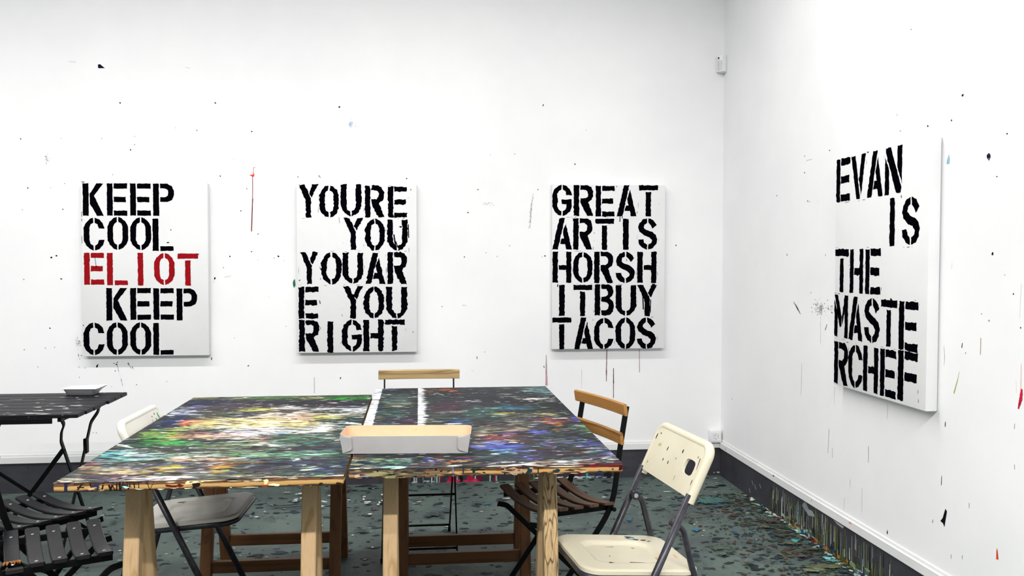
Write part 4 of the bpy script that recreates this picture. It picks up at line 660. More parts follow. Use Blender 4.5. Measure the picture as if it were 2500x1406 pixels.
k += [('d', 3.98, 0.145, 0.03, 0.02, '7e868a'), ('d', 3.93, 0.13, 0.035, 0.016, '8b9296'), ('p', [(3.70, 0.168), (3.60, 0.166), (3.61, 0.155), (3.66, 0.158)], 'a9a9ac')]
for y, z in [(4.66, 0.10), (4.62, 0.085), (4.70, 0.045), (4.55, 0.11)]: k.append(('s', y, z, y-0.02, z-0.02, 0.002, 0.002, 'b8b8b4'))
marks(b, k, lambda u, v, o: (W-0.006-o, u, v), 1, seed=9, off=0.0004)
struct(b.build('baseboard_right', [M['base'], M['paint']]))
b = MB(); b.box((X0, D-0.0156, BT), (W, D, 0.2135), bev=0.002); b.box((X0, D-0.006, 0.2135), (W, D, 0.2265), bev=0.002)
struct(b.build('trim_1', [M['trim']]))
b = MB(); b.box((W-0.0156, Y0, BT), (W, D-0.0156, 0.2135), bev=0.002); b.box((W-0.006, Y0, 0.2135), (W, D-0.006, 0.2265), bev=0.002)
marks(b, [('p', [(4.36, 0.205), (4.335, 0.2125), (4.335, 0.203)], '202024'), ('s', 5.06, 0.2, 5.06, 0.185, 0.002, 0.002, '202024'), ('d', 3.53, 0.205, 0.012, 0.004, 'e08a60'), ('d', 3.9, 0.2, 0.003, 0.003, '606064')], lambda u, v, o: (W-0.0156-o, u, v), 1, seed=10)
struct(b.build('trim_2', [M['trim'], M['matte']]))

# ceiling luminaires that hold the tube lights
for i, (x, y, z, p) in enumerate(TUBES):
    t = thing('ceiling_light', ['long white tube light on the ceiling closest to the back wall', 'long white tube light on the ceiling, second from the back wall', 'long white tube light on the ceiling, third from the back wall', 'long white tube light on the ceiling farthest from the back wall'][i], 'lamp', (x, y, CEIL), 0, 'tube lights on the ceiling')
    b = MB(); b.box((-2.95, -0.06, -0.09), (2.95, 0.06, 0.0), bev=0.006); b.build('housing', M['plastic'], t)
    b = MB(); b.box((-2.9, -0.045, -0.11), (2.9, 0.045, -0.09), bev=0.004); b.build('diffuser', M['lamp_glass'], t)

# ---------------------------------------------------------------- stencil canvases
def mir(p): return [(1-x, y) for x, y in p]
def flip(p): return [(x, 1-y) for x, y in p]
def rect(x0, y0, x1, y1): return [(x0, y0), (x1, y0), (x1, y1), (x0, y1)]
OL = [(.465, 1), (.3, .965), (.11, .85), (0, .7), (0, .3), (.11, .15), (.3, .035), (.465, 0), (.465, .155), (.34, .2), (.275, .3), (.275, .7), (.34, .8), (.465, .845)]
CT = [(.535, 1), (.74, .955), (.92, .84), (1, .67), (.73, .67), (.67, .79), (.535, .845)]
RB = [(.34, 1), (.7, 1), (.9, .94), (1, .8), (1, .66), (.92, .54), (.74, .455), (1, 0), (.69, 0), (.34, .42), (.34, .575), (.6, .575), (.71, .63), (.73, .72), (.7, .8), (.6, .85), (.34, .85)]
ST = rect(0, 0, .283, 1)
AL = [(0, 0), (.285, 0), (.64, 1), (.36, 1)]
AR = [(.68, .85), (1, 0), (.72, 0), (.655, .17), (.4, .17), (.465, .35), (.6, .35), (.53, .55)]
G_ = {
 'E': [ST, rect(.34, .84, 1, 1), rect(.34, .42, .93, .585), rect(.34, 0, 1, .16)],
 'F': [ST, rect(.34, .84, 1, 1), rect(.34, .42, .96, .585)],
 'K': [ST, [(.67, 1), (1, 1), (.55, .62), (1, 0), (.68, 0), (.34, .37), (.34, .68)]],
 'P': [ST, [(.34, 1), (.68, 1), (.88, .93), (1, .79), (1, .66), (.9, .5), (.68, .435), (.34, .435), (.34, .585), (.6, .585), (.71, .64), (.73, .72), (.7, .8), (.6, .85), (.34, .85)]],
 'C': [OL, CT, flip(CT)], 'O': [OL, mir(OL)],
 'G': [OL, CT, [(.535, 0), (.72, .04), (.9, .15), (1, .31), (1, .53), (.48, .53), (.48, .38), (.73, .38), (.73, .3), (.67, .21), (.535, .155)]],
 'L': [ST, rect(.36, 0, 1, .145)], 'I': [rect(.36, 0, .64, 1)],
 'T': [rect(0, .84, 1, 1), rect(.36, 0, .63, .785)],
 'Y': [[(0, 1), (.3, 1), (.64, .57), (.64, 0), (.36, 0), (.36, .52)], [(.71, 1), (1, 1), (.68, .6), (.53, .74)]],
 'U': [[(0, 1), (.28, 1), (.28, .3), (.34, .2), (.465, .155), (.465, 0), (.3, .035), (.11, .15), (0, .3)], mir([(0, 1), (.28, 1), (.28, .3), (.34, .2), (.465, .155), (.465, 0), (.3, .035), (.11, .15), (0, .3)])],
 'R': [ST, RB], 'A': [AL, AR],
 'V': [[(0, 1), (.29, 1), (.64, 0), (.38, 0)], [(.71, 1), (1, 1), (.69, .07), (.55, .45)]],
 'N': [[(0, 0), (.25, 0), (.25, .5), (0, .82)], [(.02, 1), (.32, 1), (.98, .13), (.94, .02), (.68, .02), (.04, .9)], [(.73, 1), (1, 1), (1, .2), (.73, .55)]],
 'M': [[(0, 0), (.24, 0), (.24, .58), (0, .88)], [(0, 1), (.26, 1), (.53, .5), (.53, .25), (.42, .22)], [(.75, 1), (1, 1), (1, 0), (.76, 0), (.76, .62), (.57, .26), (.57, .48)]],
 'H': [ST, [(.73, 1), (1, 1), (1, 0), (.73, 0), (.73, .415), (.34, .415), (.34, .57), (.73, .57)]],
 'B': [ST, [(.34, 1), (.68, 1), (.9, .93), (.96, .78), (.9, .63), (.78, .55), (.94, .47), (1, .3), (.95, .13), (.8, .02), (.6, 0), (.34, 0), (.34, .16), (.58, .16), (.71, .22), (.72, .33), (.62, .41), (.34, .45), (.34, .6), (.56, .6), (.68, .66), (.69, .76), (.6, .84), (.34, .85)]],
 'S': [[(.465, 1), (.24, .95), (.06, .83), (0, .68), (.08, .56), (.3, .46), (.6, .38), (.72, .3), (.69, .21), (.53, .155), (.53, 0), (.78, .05), (.95, .18), (1, .34), (.92, .47), (.74, .55), (.42, .63), (.29, .7), (.32, .79), (.465, .845)], [(.535, 1), (.78, .94), (.97, .79), (.76, .67), (.66, .78), (.535, .845)], [(.465, 0), (.22, .05), (.04, .18), (0, .33), (.28, .33), (.32, .22), (.465, .155)]],
}
def ragged(pts, amp, rnd, step=0.005):
    P = []
    n = len(pts)
    for i in range(n):
        a, b_ = pts[i], pts[(i+1) % n]; l = math.hypot(b_[0]-a[0], b_[1]-a[1]); k = max(1, int(l/step))
        for j in range(k): P.append((a[0]+(b_[0]-a[0])*j/k, a[1]+(b_[1]-a[1])*j/k))
    N = len(P); r = [rnd.gauss(0, 1) for _ in range(N)]
    r = [(r[i-1]+2*r[i]+r[(i+1) % N])/2.4 for i in range(N)]
    for _ in range(max(0, int(N*amp*6))):                # an occasional bleed under the stencil
        q = rnd.randrange(N)
        for d in (-1, 0, 1): r[(q+d) % N] += rnd.uniform(0.6, 1.8)
    out = []
    for i in range(N):
        a, b_ = P[i-1], P[(i+1) % N]; dx, dy = b_[0]-a[0], b_[1]-a[1]; l = math.hypot(dx, dy) or 1
        out.append((P[i][0]+dy/l*r[i]*amp, P[i][1]-dx/l*r[i]*amp))
    return out

CT_T = 0.0487
def canvas(name_loc, rotz, letters, red_rows, amp, label, seed, bits, extra=()):
    rnd = random.Random(seed)
    t = thing('stencil_canvas', label, 'painting', name_loc, rotz, 'stencil lettered canvases on the walls')
    lay = 0
    for ri, row in enumerate(letters):
        for ch, x0, z0, x1, z1 in row:
            mb = MB()
            for g in G_[ch]:
                pts = ragged([(x0+(x1-x0)*x, z0+(z1-z0)*y) for x, y in g], amp*0.8, rnd)
                mb.poly([(x, -CT_T-0.0007-lay*2e-6, z) for x, z in pts]); lay += 1
            for _ in range(0 if ch == 'I' else bits):                        # specks and slivers at the stencil's edge
                e = rnd.random(); ln = abs(rnd.gauss(0, 0.007))+0.0015; wd_ = rnd.uniform(0.0005, 0.0014)
                if e < 0.5: x, z, a, c = rnd.choice([x0-0.006, x1+0.007])+rnd.gauss(0, 0.0015), rnd.uniform(z0, z1), wd_, ln
                elif e < 0.85: x, z, a, c = rnd.uniform(x0, x1), rnd.choice([z0-0.007, z1+0.006])+rnd.gauss(0, 0.001), ln, wd_
                else: x, z, a, c = rnd.uniform(x0, x1), rnd.uniform(z0, z1), 0.0012, 0.0012
                if not (0.004 < x < 0.696 and 0.012 < z < 0.988): continue
                mb.poly([(x+a*p, -CT_T-0.0006, z+c*q) for p, q in blob(rnd, 8, 0.5)])
            o = mb.build('stencil_letter', M['red' if ri in red_rows else 'ink'], t)
            if red_rows: o['label'] = 'red letter' if ri in red_rows else 'black letter'
    b = MB(); b.box((0, -CT_T, 0), (0.7, -0.003, 1.0), bev=0.004, seg=2)
    for m in extra:
        if m[0] == 'd': b.poly([(m[1]+m[3]*p, -CT_T-0.0012, m[2]+m[4]*q) for p, q in blob(rnd, 10, 0.5)], 1)
        else: b.poly([(x, -CT_T-0.0012, z) for x, z in m[1]], 1)
    b.build('canvas', [M['canvas'], M['ink']], t, sharp=40)
    return t
line = lambda x0, z0, x1, z1, w: ('p', [(x0-w, z0), (x0+w, z0), (x1+w, z1), (x1-w, z1)])
canvas((-1.9164, D, 0.792), 0, LET_A, {2}, 0.0008, 'white canvas with four black rows and one red row of stencil letters', 21, 0,
       [line(.073, .575, .079, .515, .0011), ('d', .079, .517, .005, .004), ('p', [(.006, 1.0), (.022, 1.0), (.022, .996), (.006, .996)]), line(.004, .83, .005, .80, .0012), line(.004, .79, .005, .775, .0012),
        line(.003, .69, .004, .65, .001), ('d', .647, .588, .003, .004), ('d', .476, .655, .006, .004), ('d', .494, .728, .003, .003), ('d', .004, .18, .003, .003), ('d', .34, .115, .002, .002), ('d', .004, .09, .002, .003)])
canvas((-0.7132, D, 0.7998), 0, LET_B, set(), 0.0020, 'white canvas with five black stencil rows reading down to RIGHT', 22, 4,
       [line(.245, .80, .249, .765, .0008), ('d', .665, .965, .003, .003), ('d', .677, .12, .003, .003), line(.13, .31, .134, .29, .0022), line(.565, .70, .575, .63, .004), line(.575, .66, .59, .62, .003), line(.65, .76, .652, .68, .003), ('d', .605, .745, .008, .004), line(.012, .425, .02, .432, .003)])
canvas((0.7999, D, 0.8071), 0, LET_C, set(), 0.0013, 'white canvas with five black stencil rows ending in TACOS', 23, 2,
       [line(.418, .81, .417, .782, .0022), ('d', .417, .78, .004, .005), line(.433, .81, .431, .795, .002), line(.036, .395, .034, .38, .003), line(.265, .345, .266, .295, .001), line(.395, .995, .396, .985, .0015), line(.46, .55, .461, .535, .0015),
        ('d', .63, .385, .02, .012), ('d', .545, .385, .016, .008), line(.555, .37, .575, .33, .003), line(.563, .33, .567, .24, .0035), line(.612, .3, .610, .22, .003)])
LET_D = [[('E', .004, .808, .125, .993), ('V', .134, .808, .253, .993), ('A', .266, .808, .387, .993), ('N', .402, .808, .522, .993)],
 [('I', .398, .607, .52, .793), ('S', .528, .609, .646, .789)],
 [('T', .004, .412, .122, .6), ('H', .134, .413, .244, .598), ('E', .262, .413, .379, .598)],
 [('M', .003, .215, .122, .4), ('A', .128, .213, .246, .398), ('S', .26, .213, .379, .398), ('T', .388, .213, .504, .396), ('E', .517, .21, .644, .396)],
 [('R', .006, .008, .127, .193), ('C', .133, .01, .25, .195), ('H', .256, .012, .372, .198), ('E', .388, .012, .502, .2), ('F', .516, .014, .648, .207)]]
canvas((W, 2.9325+0.7, 0.7985), -math.pi/2, LET_D, set(), 0.0014, 'white stencil canvas hanging alone on the right wall, seen at an angle', 24, 3,
       [line(.52, .80, .521, .79, .002), ('d', .46, .4, .006, .003), ('d', .27, .995, .008, .002)])

# ---------------------------------------------------------------- wall fittings
t = thing('motion_sensor', 'small white motion sensor high in the corner of the room', 'sensor', (W-0.028, D-0.028, 2.505), math.radians(-45))
b = MB()
pr = [(-0.034, 0.012), (-0.030, -0.006), (-0.018, -0.020), (0, -0.025), (0.018, -0.020), (0.030, -0.006), (0.034, 0.012), (0.02, 0.03), (-0.02, 0.03)]
vs_ = [(x, y, 0.004 if y < 0.02 else 0.0) for x, y in pr]+[(x, y, 0.102) for x, y in pr]
n = len(pr); b.add(vs_, [(i, (i+1) % n, n+(i+1) % n, n+i) for i in range(n)]+[tuple(reversed(range(n))), tuple(range(n, 2*n))], smooth=False)
b.build('sensor_body', M['plastic'], t)
b = MB(); b.add([(x*0.8, y*1.05-0.0012, z) for z in (0.012, 0.07) for x, y in pr[1:6]], [(i, i+1, 6+i, 5+i) for i in range(4)], smooth=True); b.build('lens', M['lens'], t)
b = MB(); b.poly([(-0.006+0.0055*math.cos(a), -0.0262, 0.085+0.0055*math.sin(a)) for a in [i*0.5236 for i in range(12)]]); b.build('detector_eye', M['hole'], t)
t = thing('wall_socket', 'white wall socket low in the corner just above the skirting', 'socket', (W-0.0455, D, 0.2135))
b = MB(); b.box((-0.036, -0.042, 0.0), (0.036, 0.0, 0.074), bev=0.003, seg=2); b.build('socket_box', M['plastic'], t, sharp=40)
b = MB(); b.box((-0.027, -0.0445, 0.010), (0.027, -0.042, 0.064), bev=0.001); b.build('face_plate', M['plastic'], t)
b = MB()
for x, z in [(0, .053), (-.0135, .045), (-.005, .045), (.014, .045), (.0095, .0375), (-.0135, .0285), (-.0045, .0285), (.0145, .0295), (.001, .0215)]:
    b.poly([(x+0.0023*math.cos(a), -0.0448, z+0.0023*math.sin(a)) for a in [i*0.7854 for i in range(8)]])
b.build('pin_hole', M['hole'], t)

# ---------------------------------------------------------------- painted worktops on trestles
def bl(a, rx, ry):
    def box1(a, r, ax):
        if r < 1: return a
        r = int(r); p = np.concatenate([np.take(a, range(r, 0, -1), ax), a, np.take(a, range(-2, -r-2, -1), ax)], ax)
        c = np.cumsum(p, ax); n_ = a.shape[ax]
        z = np.zeros_like(np.take(c, [0], ax)); c = np.concatenate([z, c], ax)
        return (np.take(c, range(2*r+1, 2*r+1+n_), ax)-np.take(c, range(0, n_), ax))/(2*r+1)
    for _ in range(2): a = box1(box1(a, rx, 1), ry, 0)
    return a
def hexs(h): return np.array([int(h[i:i+2], 16)/255 for i in (0, 2, 4)])
def paint_grid(w, h, nx, ny, base, patches, strips, seed, k, whites):
    """the crust of dried paint: broad patches, then thousands of small knife strokes picked from what lies beneath"""
    g = np.random.default_rng(seed); dx, dy = w/nx, h/ny
    X, Y = np.meshgrid((np.arange(nx+1))*dx, (np.arange(ny+1))*dy)
    def streak(rx, ry):
        s = bl(g.standard_normal(X.shape), rx, ry); return s/s.std()
    big = streak(0.022/dx, 0.010/dy); fine = streak(0.006/dx, 0.0); mid = streak(0.012/dx, 0.004/dy); xw = streak(0.05/dx, 0.02/dy)
    img = np.ones(X.shape+(3,))*hexs(base)
    for cx, cy, rx, ry, c, a in patches:
        d = np.sqrt(((X-cx)/(rx*1.15))**2+((Y-cy)/(ry*1.15))**2)
        m = np.clip((1.0-d)*2.4+0.42+0.26*big+0.18*mid, 0, 1)*np.clip(1.55-d, 0, 1)
        m = (np.clip(m, 0, 1)*a)[..., None]; img = img*(1-m)+hexs(c)*m
    ref = img.copy()
    N = int(w*h*2600)
    for i in range(N):
        cx, cy = g.uniform(0, w), g.uniform(0, h); l = abs(g.normal(0, 0.024))+0.006; t_ = abs(g.normal(0, 0.004))+0.003
        ang = g.normal(0, 0.28); x0, x1 = int(max(0, (cx-l*1.3)/dx)), int(min(nx, (cx+l*1.3)/dx))+1
        y0, y1 = int(max(0, (cy-l*0.5-t_*2)/dy)), int(min(ny, (cy+l*0.5+t_*2)/dy))+1
        if x1-x0 < 2 or y1-y0 < 1: continue
        sx = np.clip(int((cx+g.normal(0, 0.03))/dx), 0, nx); sy = np.clip(int((cy+g.normal(0, 0.03))/dy), 0, ny)
        c = ref[sy, sx].copy(); q = g.random()
        c = c*(1+g.normal(0, 0.22))+g.normal(0, 0.03, 3)
        if q < whites: c = np.array([0.88, 0.88, 0.87])*g.uniform(0.8, 1.08)
        elif q < 0.12: c = np.array([0.11, 0.12, 0.14])*g.uniform(0.6, 1.5)
        elif q < 0.14: c = c*0.5+np.array([g.random(), g.random(), g.random()])*0.5
        xx = X[y0:y1, x0:x1]-cx; yy = Y[y0:y1, x0:x1]-cy; ca, sa = math.cos(ang), math.sin(ang)
        u = (xx*ca+yy*sa)/l; v = (-xx*sa+yy*ca)/t_
        m = np.clip(1.25-(u*u+v*v)+0.45*mid[y0:y1, x0:x1], 0, 1); m = (np.clip(m*1.6, 0, 1)*g.uniform(0.5, 1.0))[..., None]
        img[y0:y1, x0:x1] = img[y0:y1, x0:x1]*(1-m)+np.clip(c, 0, 1)*m
    fine2 = streak(0.013/dx, 0.0)
    for x0, x1, y0, y1, feather, wear in strips:         # white bands brushed along the board
        m = np.clip((X-x0)/0.003+0.5+0.1*fine, 0, 1)*np.clip((x1-X)/feather+0.3*np.clip(streak(0.010/dx, 0.010/dy)+0.4*fine2, -1, 3), 0, 1)*np.clip((Y-y0)/0.02, 0, 1)*np.clip((y1-Y)/0.004, 0, 1)
        m = (m*np.clip(1.1-wear*np.clip(streak(0.004/dx, 0.006/dy)+0.2, 0, 2), 0, 1))[..., None]; img = img*(1-m)+np.array([0.90, 0.91, 0.93])*m
    lum = 1+(0.13*fine+0.17*fine2+0.08*mid)[..., None]; img = np.clip(img*lum, 0.02, 0.97)
    w1 = np.clip((fine2+0.5*mid+0.3*fine-2.45)*2, 0, 1)[..., None]*0.8; img = img*(1-w1)+0.92*w1
    b1 = np.clip((-fine2-0.5*mid-0.3*fine-1.5)*2, 0, 1)[..., None]*0.75; img = img*(1-b1)+0.07*b1
    return X, Y, np.where(img <= 0.04045, img/12.92, ((img+0.055)/1.055)**2.4)**1.17*k, mid
def tabletop(label, x0, x1, y0, y1, z, th, base, patches, strips, seed, edge_marks, nx, ny):
    w, h = x1-x0, y1-y0
    t = thing('painted_worktop', label, 'tabletop', (x0, y0, z-th), 0, 'paint covered worktops on trestles')
    b = MB(); b.box((0, 0, 0), (w, h, th-0.001), bev=0.003)
    marks(b, edge_marks, lambda u, v, o: (min(max(u, .001), w-.001), -o, min(max(v, 0), th-.001)), 1, seed=seed, off=0.0005, wob=0.5)
    rr = random.Random(seed); k = []
    for i in range(46): k.append(('d', rr.uniform(0, h), rr.uniform(0.002, th-0.003), rr.uniform(0.004, 0.02), rr.uniform(0.001, 0.005), rr.choice(['2c2018', '1c1c22', '8a6a40', 'c8c0a8', '3a4a4a'])))
    sx = w if x0 < -0.5 else 0
    marks(b, k, lambda u, v, o: (w+o, min(max(u, .001), h-.001), min(max(v, 0), th-.001)), 1, seed=seed+1, off=0.0005)
    b.build('board', [M['edge'], M['paint']], t)
    X, Y, C_, mid = paint_grid(w, h, nx, ny, base, patches, strips, seed, 0.86, 0.018 if strips else 0.04)
    me = bpy.data.meshes.new('paint_crust')
    Z = np.full(X.shape, th)+np.clip(mid, -2, 2)*0.00012
    co = np.stack([X, Y, Z], -1).reshape(-1, 3).astype(np.float32)
    ii = (np.arange(ny)[:, None]*(nx+1)+np.arange(nx)[None, :]).ravel()
    q = np.stack([ii, ii+1, ii+nx+2, ii+nx+1], 1).astype(np.int32)
    me.vertices.add(len(co)); me.vertices.foreach_set('co', co.ravel())
    me.loops.add(q.size); me.loops.foreach_set('vertex_index', q.ravel())
    me.polygons.add(len(q)); me.polygons.foreach_set('loop_start', np.arange(0, q.size, 4, dtype=np.int32))
    me.update(calc_edges=True); me.validate()
    a = me.attributes.new('paint', 'FLOAT_COLOR', 'POINT')
    a.data.foreach_set('color', np.concatenate([C_.reshape(-1, 3), np.ones((len(co), 1))], 1).astype(np.float32).ravel())
    me.polygons.foreach_set('use_smooth', np.ones(len(q), dtype=bool)); me.materials.append(M['crust'])
    o = bpy.data.objects.new('paint_crust', me); COL.objects.link(o); o.parent = t
    return t
M['crust'] = attr_mat('thick_dried_paint', rough=0.55, spec=0.12, fine=0.16, bump=0.25)
def edge_mat():
    m, t, b = new_mat('blockboard_edge', 0.65, spec=0.25); n = t.nodes; L = t.links
    tc = n.new('ShaderNodeTexCoord'); sp = n.new('ShaderNodeSeparateXYZ'); L.new(tc.outputs['Object'], sp.inputs[0])
    mp = n.new('ShaderNodeMapping'); mp.inputs['Scale'].default_value = (14, 14, 220); L.new(tc.outputs['Object'], mp.inputs['Vector'])
    nz = n.new('ShaderNodeTexNoise'); nz.inputs['Scale'].default_value = 1; nz.inputs['Detail'].default_value = 5; L.new(mp.outputs[0], nz.inputs['Vector'])
    ma = n.new('ShaderNodeMath'); ma.operation = 'MULTIPLY_ADD'; ma.inputs[1].default_value = 0.010; L.new(nz.outputs['Fac'], ma.inputs[0]); L.new(sp.outputs['Z'], ma.inputs[2])
    mr = n.new('ShaderNodeMapRange'); mr.inputs['From Min'].default_value = 0.005; mr.inputs['From Max'].default_value = 0.030; L.new(ma.outputs[0], mr.inputs['Value'])
    cr = n.new('ShaderNodeValToRGB'); e = cr.color_ramp.elements
    for i, (p, c) in enumerate([(0.0, '4c3826'), (0.20, '6a4c32'), (0.27, 'a88650'), (0.58, 'b8945a'), (0.66, '644630'), (1.0, '4c3626')]):
        x = e[i] if i < 2 else e.new(p); x.position = p; x.color = (*lin(c), 1)
    L.new(mr.outputs[0], cr.inputs[0]); L.new(cr.outputs[0], b.inputs['Base Color'])
    return m
M['edge'] = edge_mat()
rr = random.Random(77)
eA = []
def ed(lst, x, w, z0, z1, c, lean=0.0): lst.append(('s', x, z1, x+lean, z0, w/2, w/2, c))
for x, w in [(.095, .004), (.118, .004), (.131, .004), (.142, .005), (.156, .005), (.165, .004), (.172, .006), (.192, .003), (.202, .003), (.209, .003), (.222, .002), (.243, .002), (.262, .0016), (.15, .003), (.182, .003)]:
    ed(eA, x, w, 0.0, 0.024, '1c0f0c', rr.uniform(-0.012, 0.012))
ed(eA, .033, .009, 0, .024, '20223a'); ed(eA, .075, .004, .006, .022, '20100c', -.012); eA += [('s', .062, .013, .08, .012, .0016, .0016, '20100c'), ('d', .112, .016, .012, .008, '2a3048'), ('d', .185, .012, .014, .004, '20242c'), ('d', .188, .01, .008, .003, '9fd0c4'), ('d', .10, .008, .012, .004, 'c8a070')]
for x in (.30, .315, .33): eA.append(('d', x, .006+rr.random()*.006, .008, .004, '5c1812'))
eA += [('d', .372, .012, .009, .010, '1c100c'), ('d', .36, .004, .01, .003, '1c100c'), ('p', [(.345, .0235), (.345, .013), (.40, .020), (.46, .0235)], 'e6cfa4'), ('d', .56, .016, .008, .007, 'e2cf98'), ('d', .585, .006, .012, .004, 'e4dcb0'), ('d', .56, .003, .012, .002, '8a3020'), ('d', .76, .005, .010, .004, '2a1a14'), ('d', .71, .006, .008, .003, '2a1a14')]
for i in range(70): eA.append(('d', rr.uniform(.02, .75), rr.choice([rr.uniform(0, .004), rr.uniform(.018, .024)]), rr.uniform(.003, .018), rr.uniform(.0008, .0022), rr.choice(['3a2418', '2a2026', '6a4a30', 'cfc0a0', '4a2c24', '8a5c3c', '20222c'])))
tabletop('left paint covered worktop, yellow and green dabs, black drips on its front edge', -.983, -.2112, 2.417, 3.876, .745, .0255, '44463f', PATCH_A, [], 31, eA, 560, 380)
eB = []
for x, w, c in [(.25, .006, '14161c'), (.30, .004, '707890'), (.36, .008, '1c2024'), (.452, .006, '10141a'), (.505, .003, '1a0c0a'), (.55, .003, '2a100c'), (.03, .01, '3a2c34'), (.33, .004, '2c2a30')]: ed(eB, x, w, -.0, .026, c)
eB += [('d', .523, .013, .010, .011, '15303c'), ('d', .605, .009, .009, .006, '16333a'), ('d', .02, .016, .018, .006, '5c5266'), ('d', .03, .009, .016, .004, 'd0a878'), ('d', .05, .012, .012, .01, '8a8494'), ('d', .085, .012, .03, .010, '8c8a62'), ('d', .12, .01, .03, .009, '7e7c56'), ('d', .24, .012, .05, .006, '7a6444'), ('d', .40, .021, .03, .003, '14161a'), ('d', .38, .020, .03, .004, '16181c'), ('d', .20, .013, .02, .006, '3a4438'),
       ('d', .48, .012, .024, .010, 'a48a6c'), ('d', .715, .021, .014, .004, 'a01828'), ('d', .69, .021, .02, .003, '7a1420'), ('d', .775, .020, .03, .004, '5c1018'), ('d', .74, .021, .05, .003, '641824'), ('d', .798, .014, .006, .010, '3a0c14'), ('d', .63, .022, .04, .002, 'd8c8b0')]
for i in range(40): eB.append(('d', rr.uniform(.0, .42), rr.uniform(.002, .024), rr.uniform(.008, .03), rr.uniform(.001, .0035), rr.choice(['5c5040', '4c3e30', '3a3630', '645a48', '504840', '2c2c2e'])))
for i in range(110): eB.append(('d', rr.uniform(.02, .78), rr.choice([rr.uniform(0, .005), rr.uniform(.018, .026), rr.uniform(0, .026)]), rr.uniform(.002, .016), rr.uniform(.0008, .0025), rr.choice(['3a2418', '2a2026', '5c4028', '141418', '4a2c24', '30362e', '6a3024', '20222c', 'c0a880'])))
tabletop('right paint covered worktop, darker, with white painted bands and violet dabs', -.2032, .601, 2.483, 4.055, .745, .0265, '2e3336', PATCH_B, [(.0, .034, .55, 1.572, .004, .08), (.197, .236, .50, 1.572, .022, .10)], 32, eB, 580, 400)

def trestle(label, xc, yc, top, spread, wid=0.56, mats=('pine', 'pine_h')):
    t = thing('trestle', label, 'trestle', (xc, yc, 0), 0, 'pine trestles under the worktops')
    hw = wid/2-0.0225
    for sx in (-1, 1):
        for sy in (-1, 1):
            b = MB(); yt = sy*0.024; yb = sy*(spread-0.02)
            b.bar([(sx*hw, yb, 0.004), (sx*hw, yt, top-0.008)], 0.045, 0.042, (1, 0, 0), ch=0.003)
            b.build('leg', M[mats[0][0 if sx > 0 and sy < 0 else 1] if isinstance(mats[0], tuple) else mats[0]], t)
    for sy in (-1, 1):
        y = sy*(spread-0.02-(spread-0.044)*0.11/top)
        b = MB(); b.box((-hw-0.0, y-0.012, 0.075), (hw+0.0, y+0.012, 0.123), bev=0.002); b.build('stretcher', M[mats[1]], t)
        b = MB(); b.box((-hw-0.022, sy*0.024-0.016, top-0.045), (hw+0.022, sy*0.024+0.016, top), bev=0.002); b.build('top_rail', M[mats[1]], t)
    return t
trestle('pine trestle with plain legs under the near end of the left worktop', -.592, 2.70, .7175, .155)
trestle('shade-darkened pine trestle under the far end of the left worktop, beside the white chair seat', -.605, 3.735, .7175, .215, mats=('pine_shaded', 'pine_shaded_h'))
trestle('pine trestle with streaky grained leg under near end of the right worktop', .160, 2.72, .7165, .155, wid=.545, mats=(('pine_dark', 'pine'), 'pine_h'))
trestle('shade-darkened pine trestle under the far end of the right worktop, behind the brown seat', .187, 3.69, .7165, .150, mats=('pine_shaded', 'pine_shaded_h'))

# ---------------------------------------------------------------- card tray and paper tray
t = thing('card_food_tray', 'long white card tray with tan inside across the two worktops', 'tray', (-0.0385, 2.745, 0.7455), math.radians(-4.5))
def tray_ring(lx, ly, z, n=6, r=0.02):
    out = []
    for qx, qy, a0 in ((1, 1, 0), (-1, 1, 90), (-1, -1, 180), (1, -1, 270)):
        for i in range(n+1):
            a = math.radians(a0+90*i/n); out.append((qx*(lx-r)+r*math.cos(a), qy*(ly-r)+r*math.sin(a), z))
    return out
def top_ring(lx, ly, z, r):
    R_ = tray_ring(lx, ly, z, 6, r)
    return [(x, y, z-0.010*(1-(x/lx)**2) if y < 0 else z-0.003*(1-(x/lx)**2)) for x, y, _ in R_]
bot = tray_ring(.194, .066, 0.0, 6, .003); topo = top_ring(.204, .084, .061, .030)
boti = [(x*0.993, y*0.985, 0.0012) for x, y, z in bot]; topi = [(x*0.994, y*0.985, z) for x, y, z in topo]
n = len(bot); ring = lambda a, c: [(a+i, a+(i+1) % n, c+(i+1) % n, c+i) for i in range(n)]
b = MB(); b.add(bot+topo+topi, ring(0, n)+ring(n, 2*n)+[tuple(reversed(range(n)))]); b.build('outer_wall', M['board'], t)
b = MB(); b.add(topi+boti, ring(0, n)+[tuple(range(n, 2*n))]); b.build('inner_lining', M['kraft'], t)
def on_front(x, q, o):                                    # a point on the sloping front face
    y = -(0.066+(0.084-0.066)*q)-o; z = 0.061*q-0.010*q*(1-(x/.204)**2); return (x, y, z)
for sg in (-1, 1):
    out = [(.1945, .03), (.196, .3), (.1985, .6), (.201, .96), (.165, .96), (.164, .5), (.164, .33), (.168, .22), (.18, .12)]
    b = MB(); P1 = [on_front(sg*x, q, 0.0008+0.0055*min(1, max(0, (.196-x)/.03))) for x, q in out]; P0 = [on_front(sg*x, q, -0.0002) for x, q in out]; n2 = len(out)
    b.add(P0+P1, [(i, (i+1) % n2, n2+(i+1) % n2, n2+i) for i in range(n2)]); b.poly(P1); b.build('corner_flap', M['board'], t)

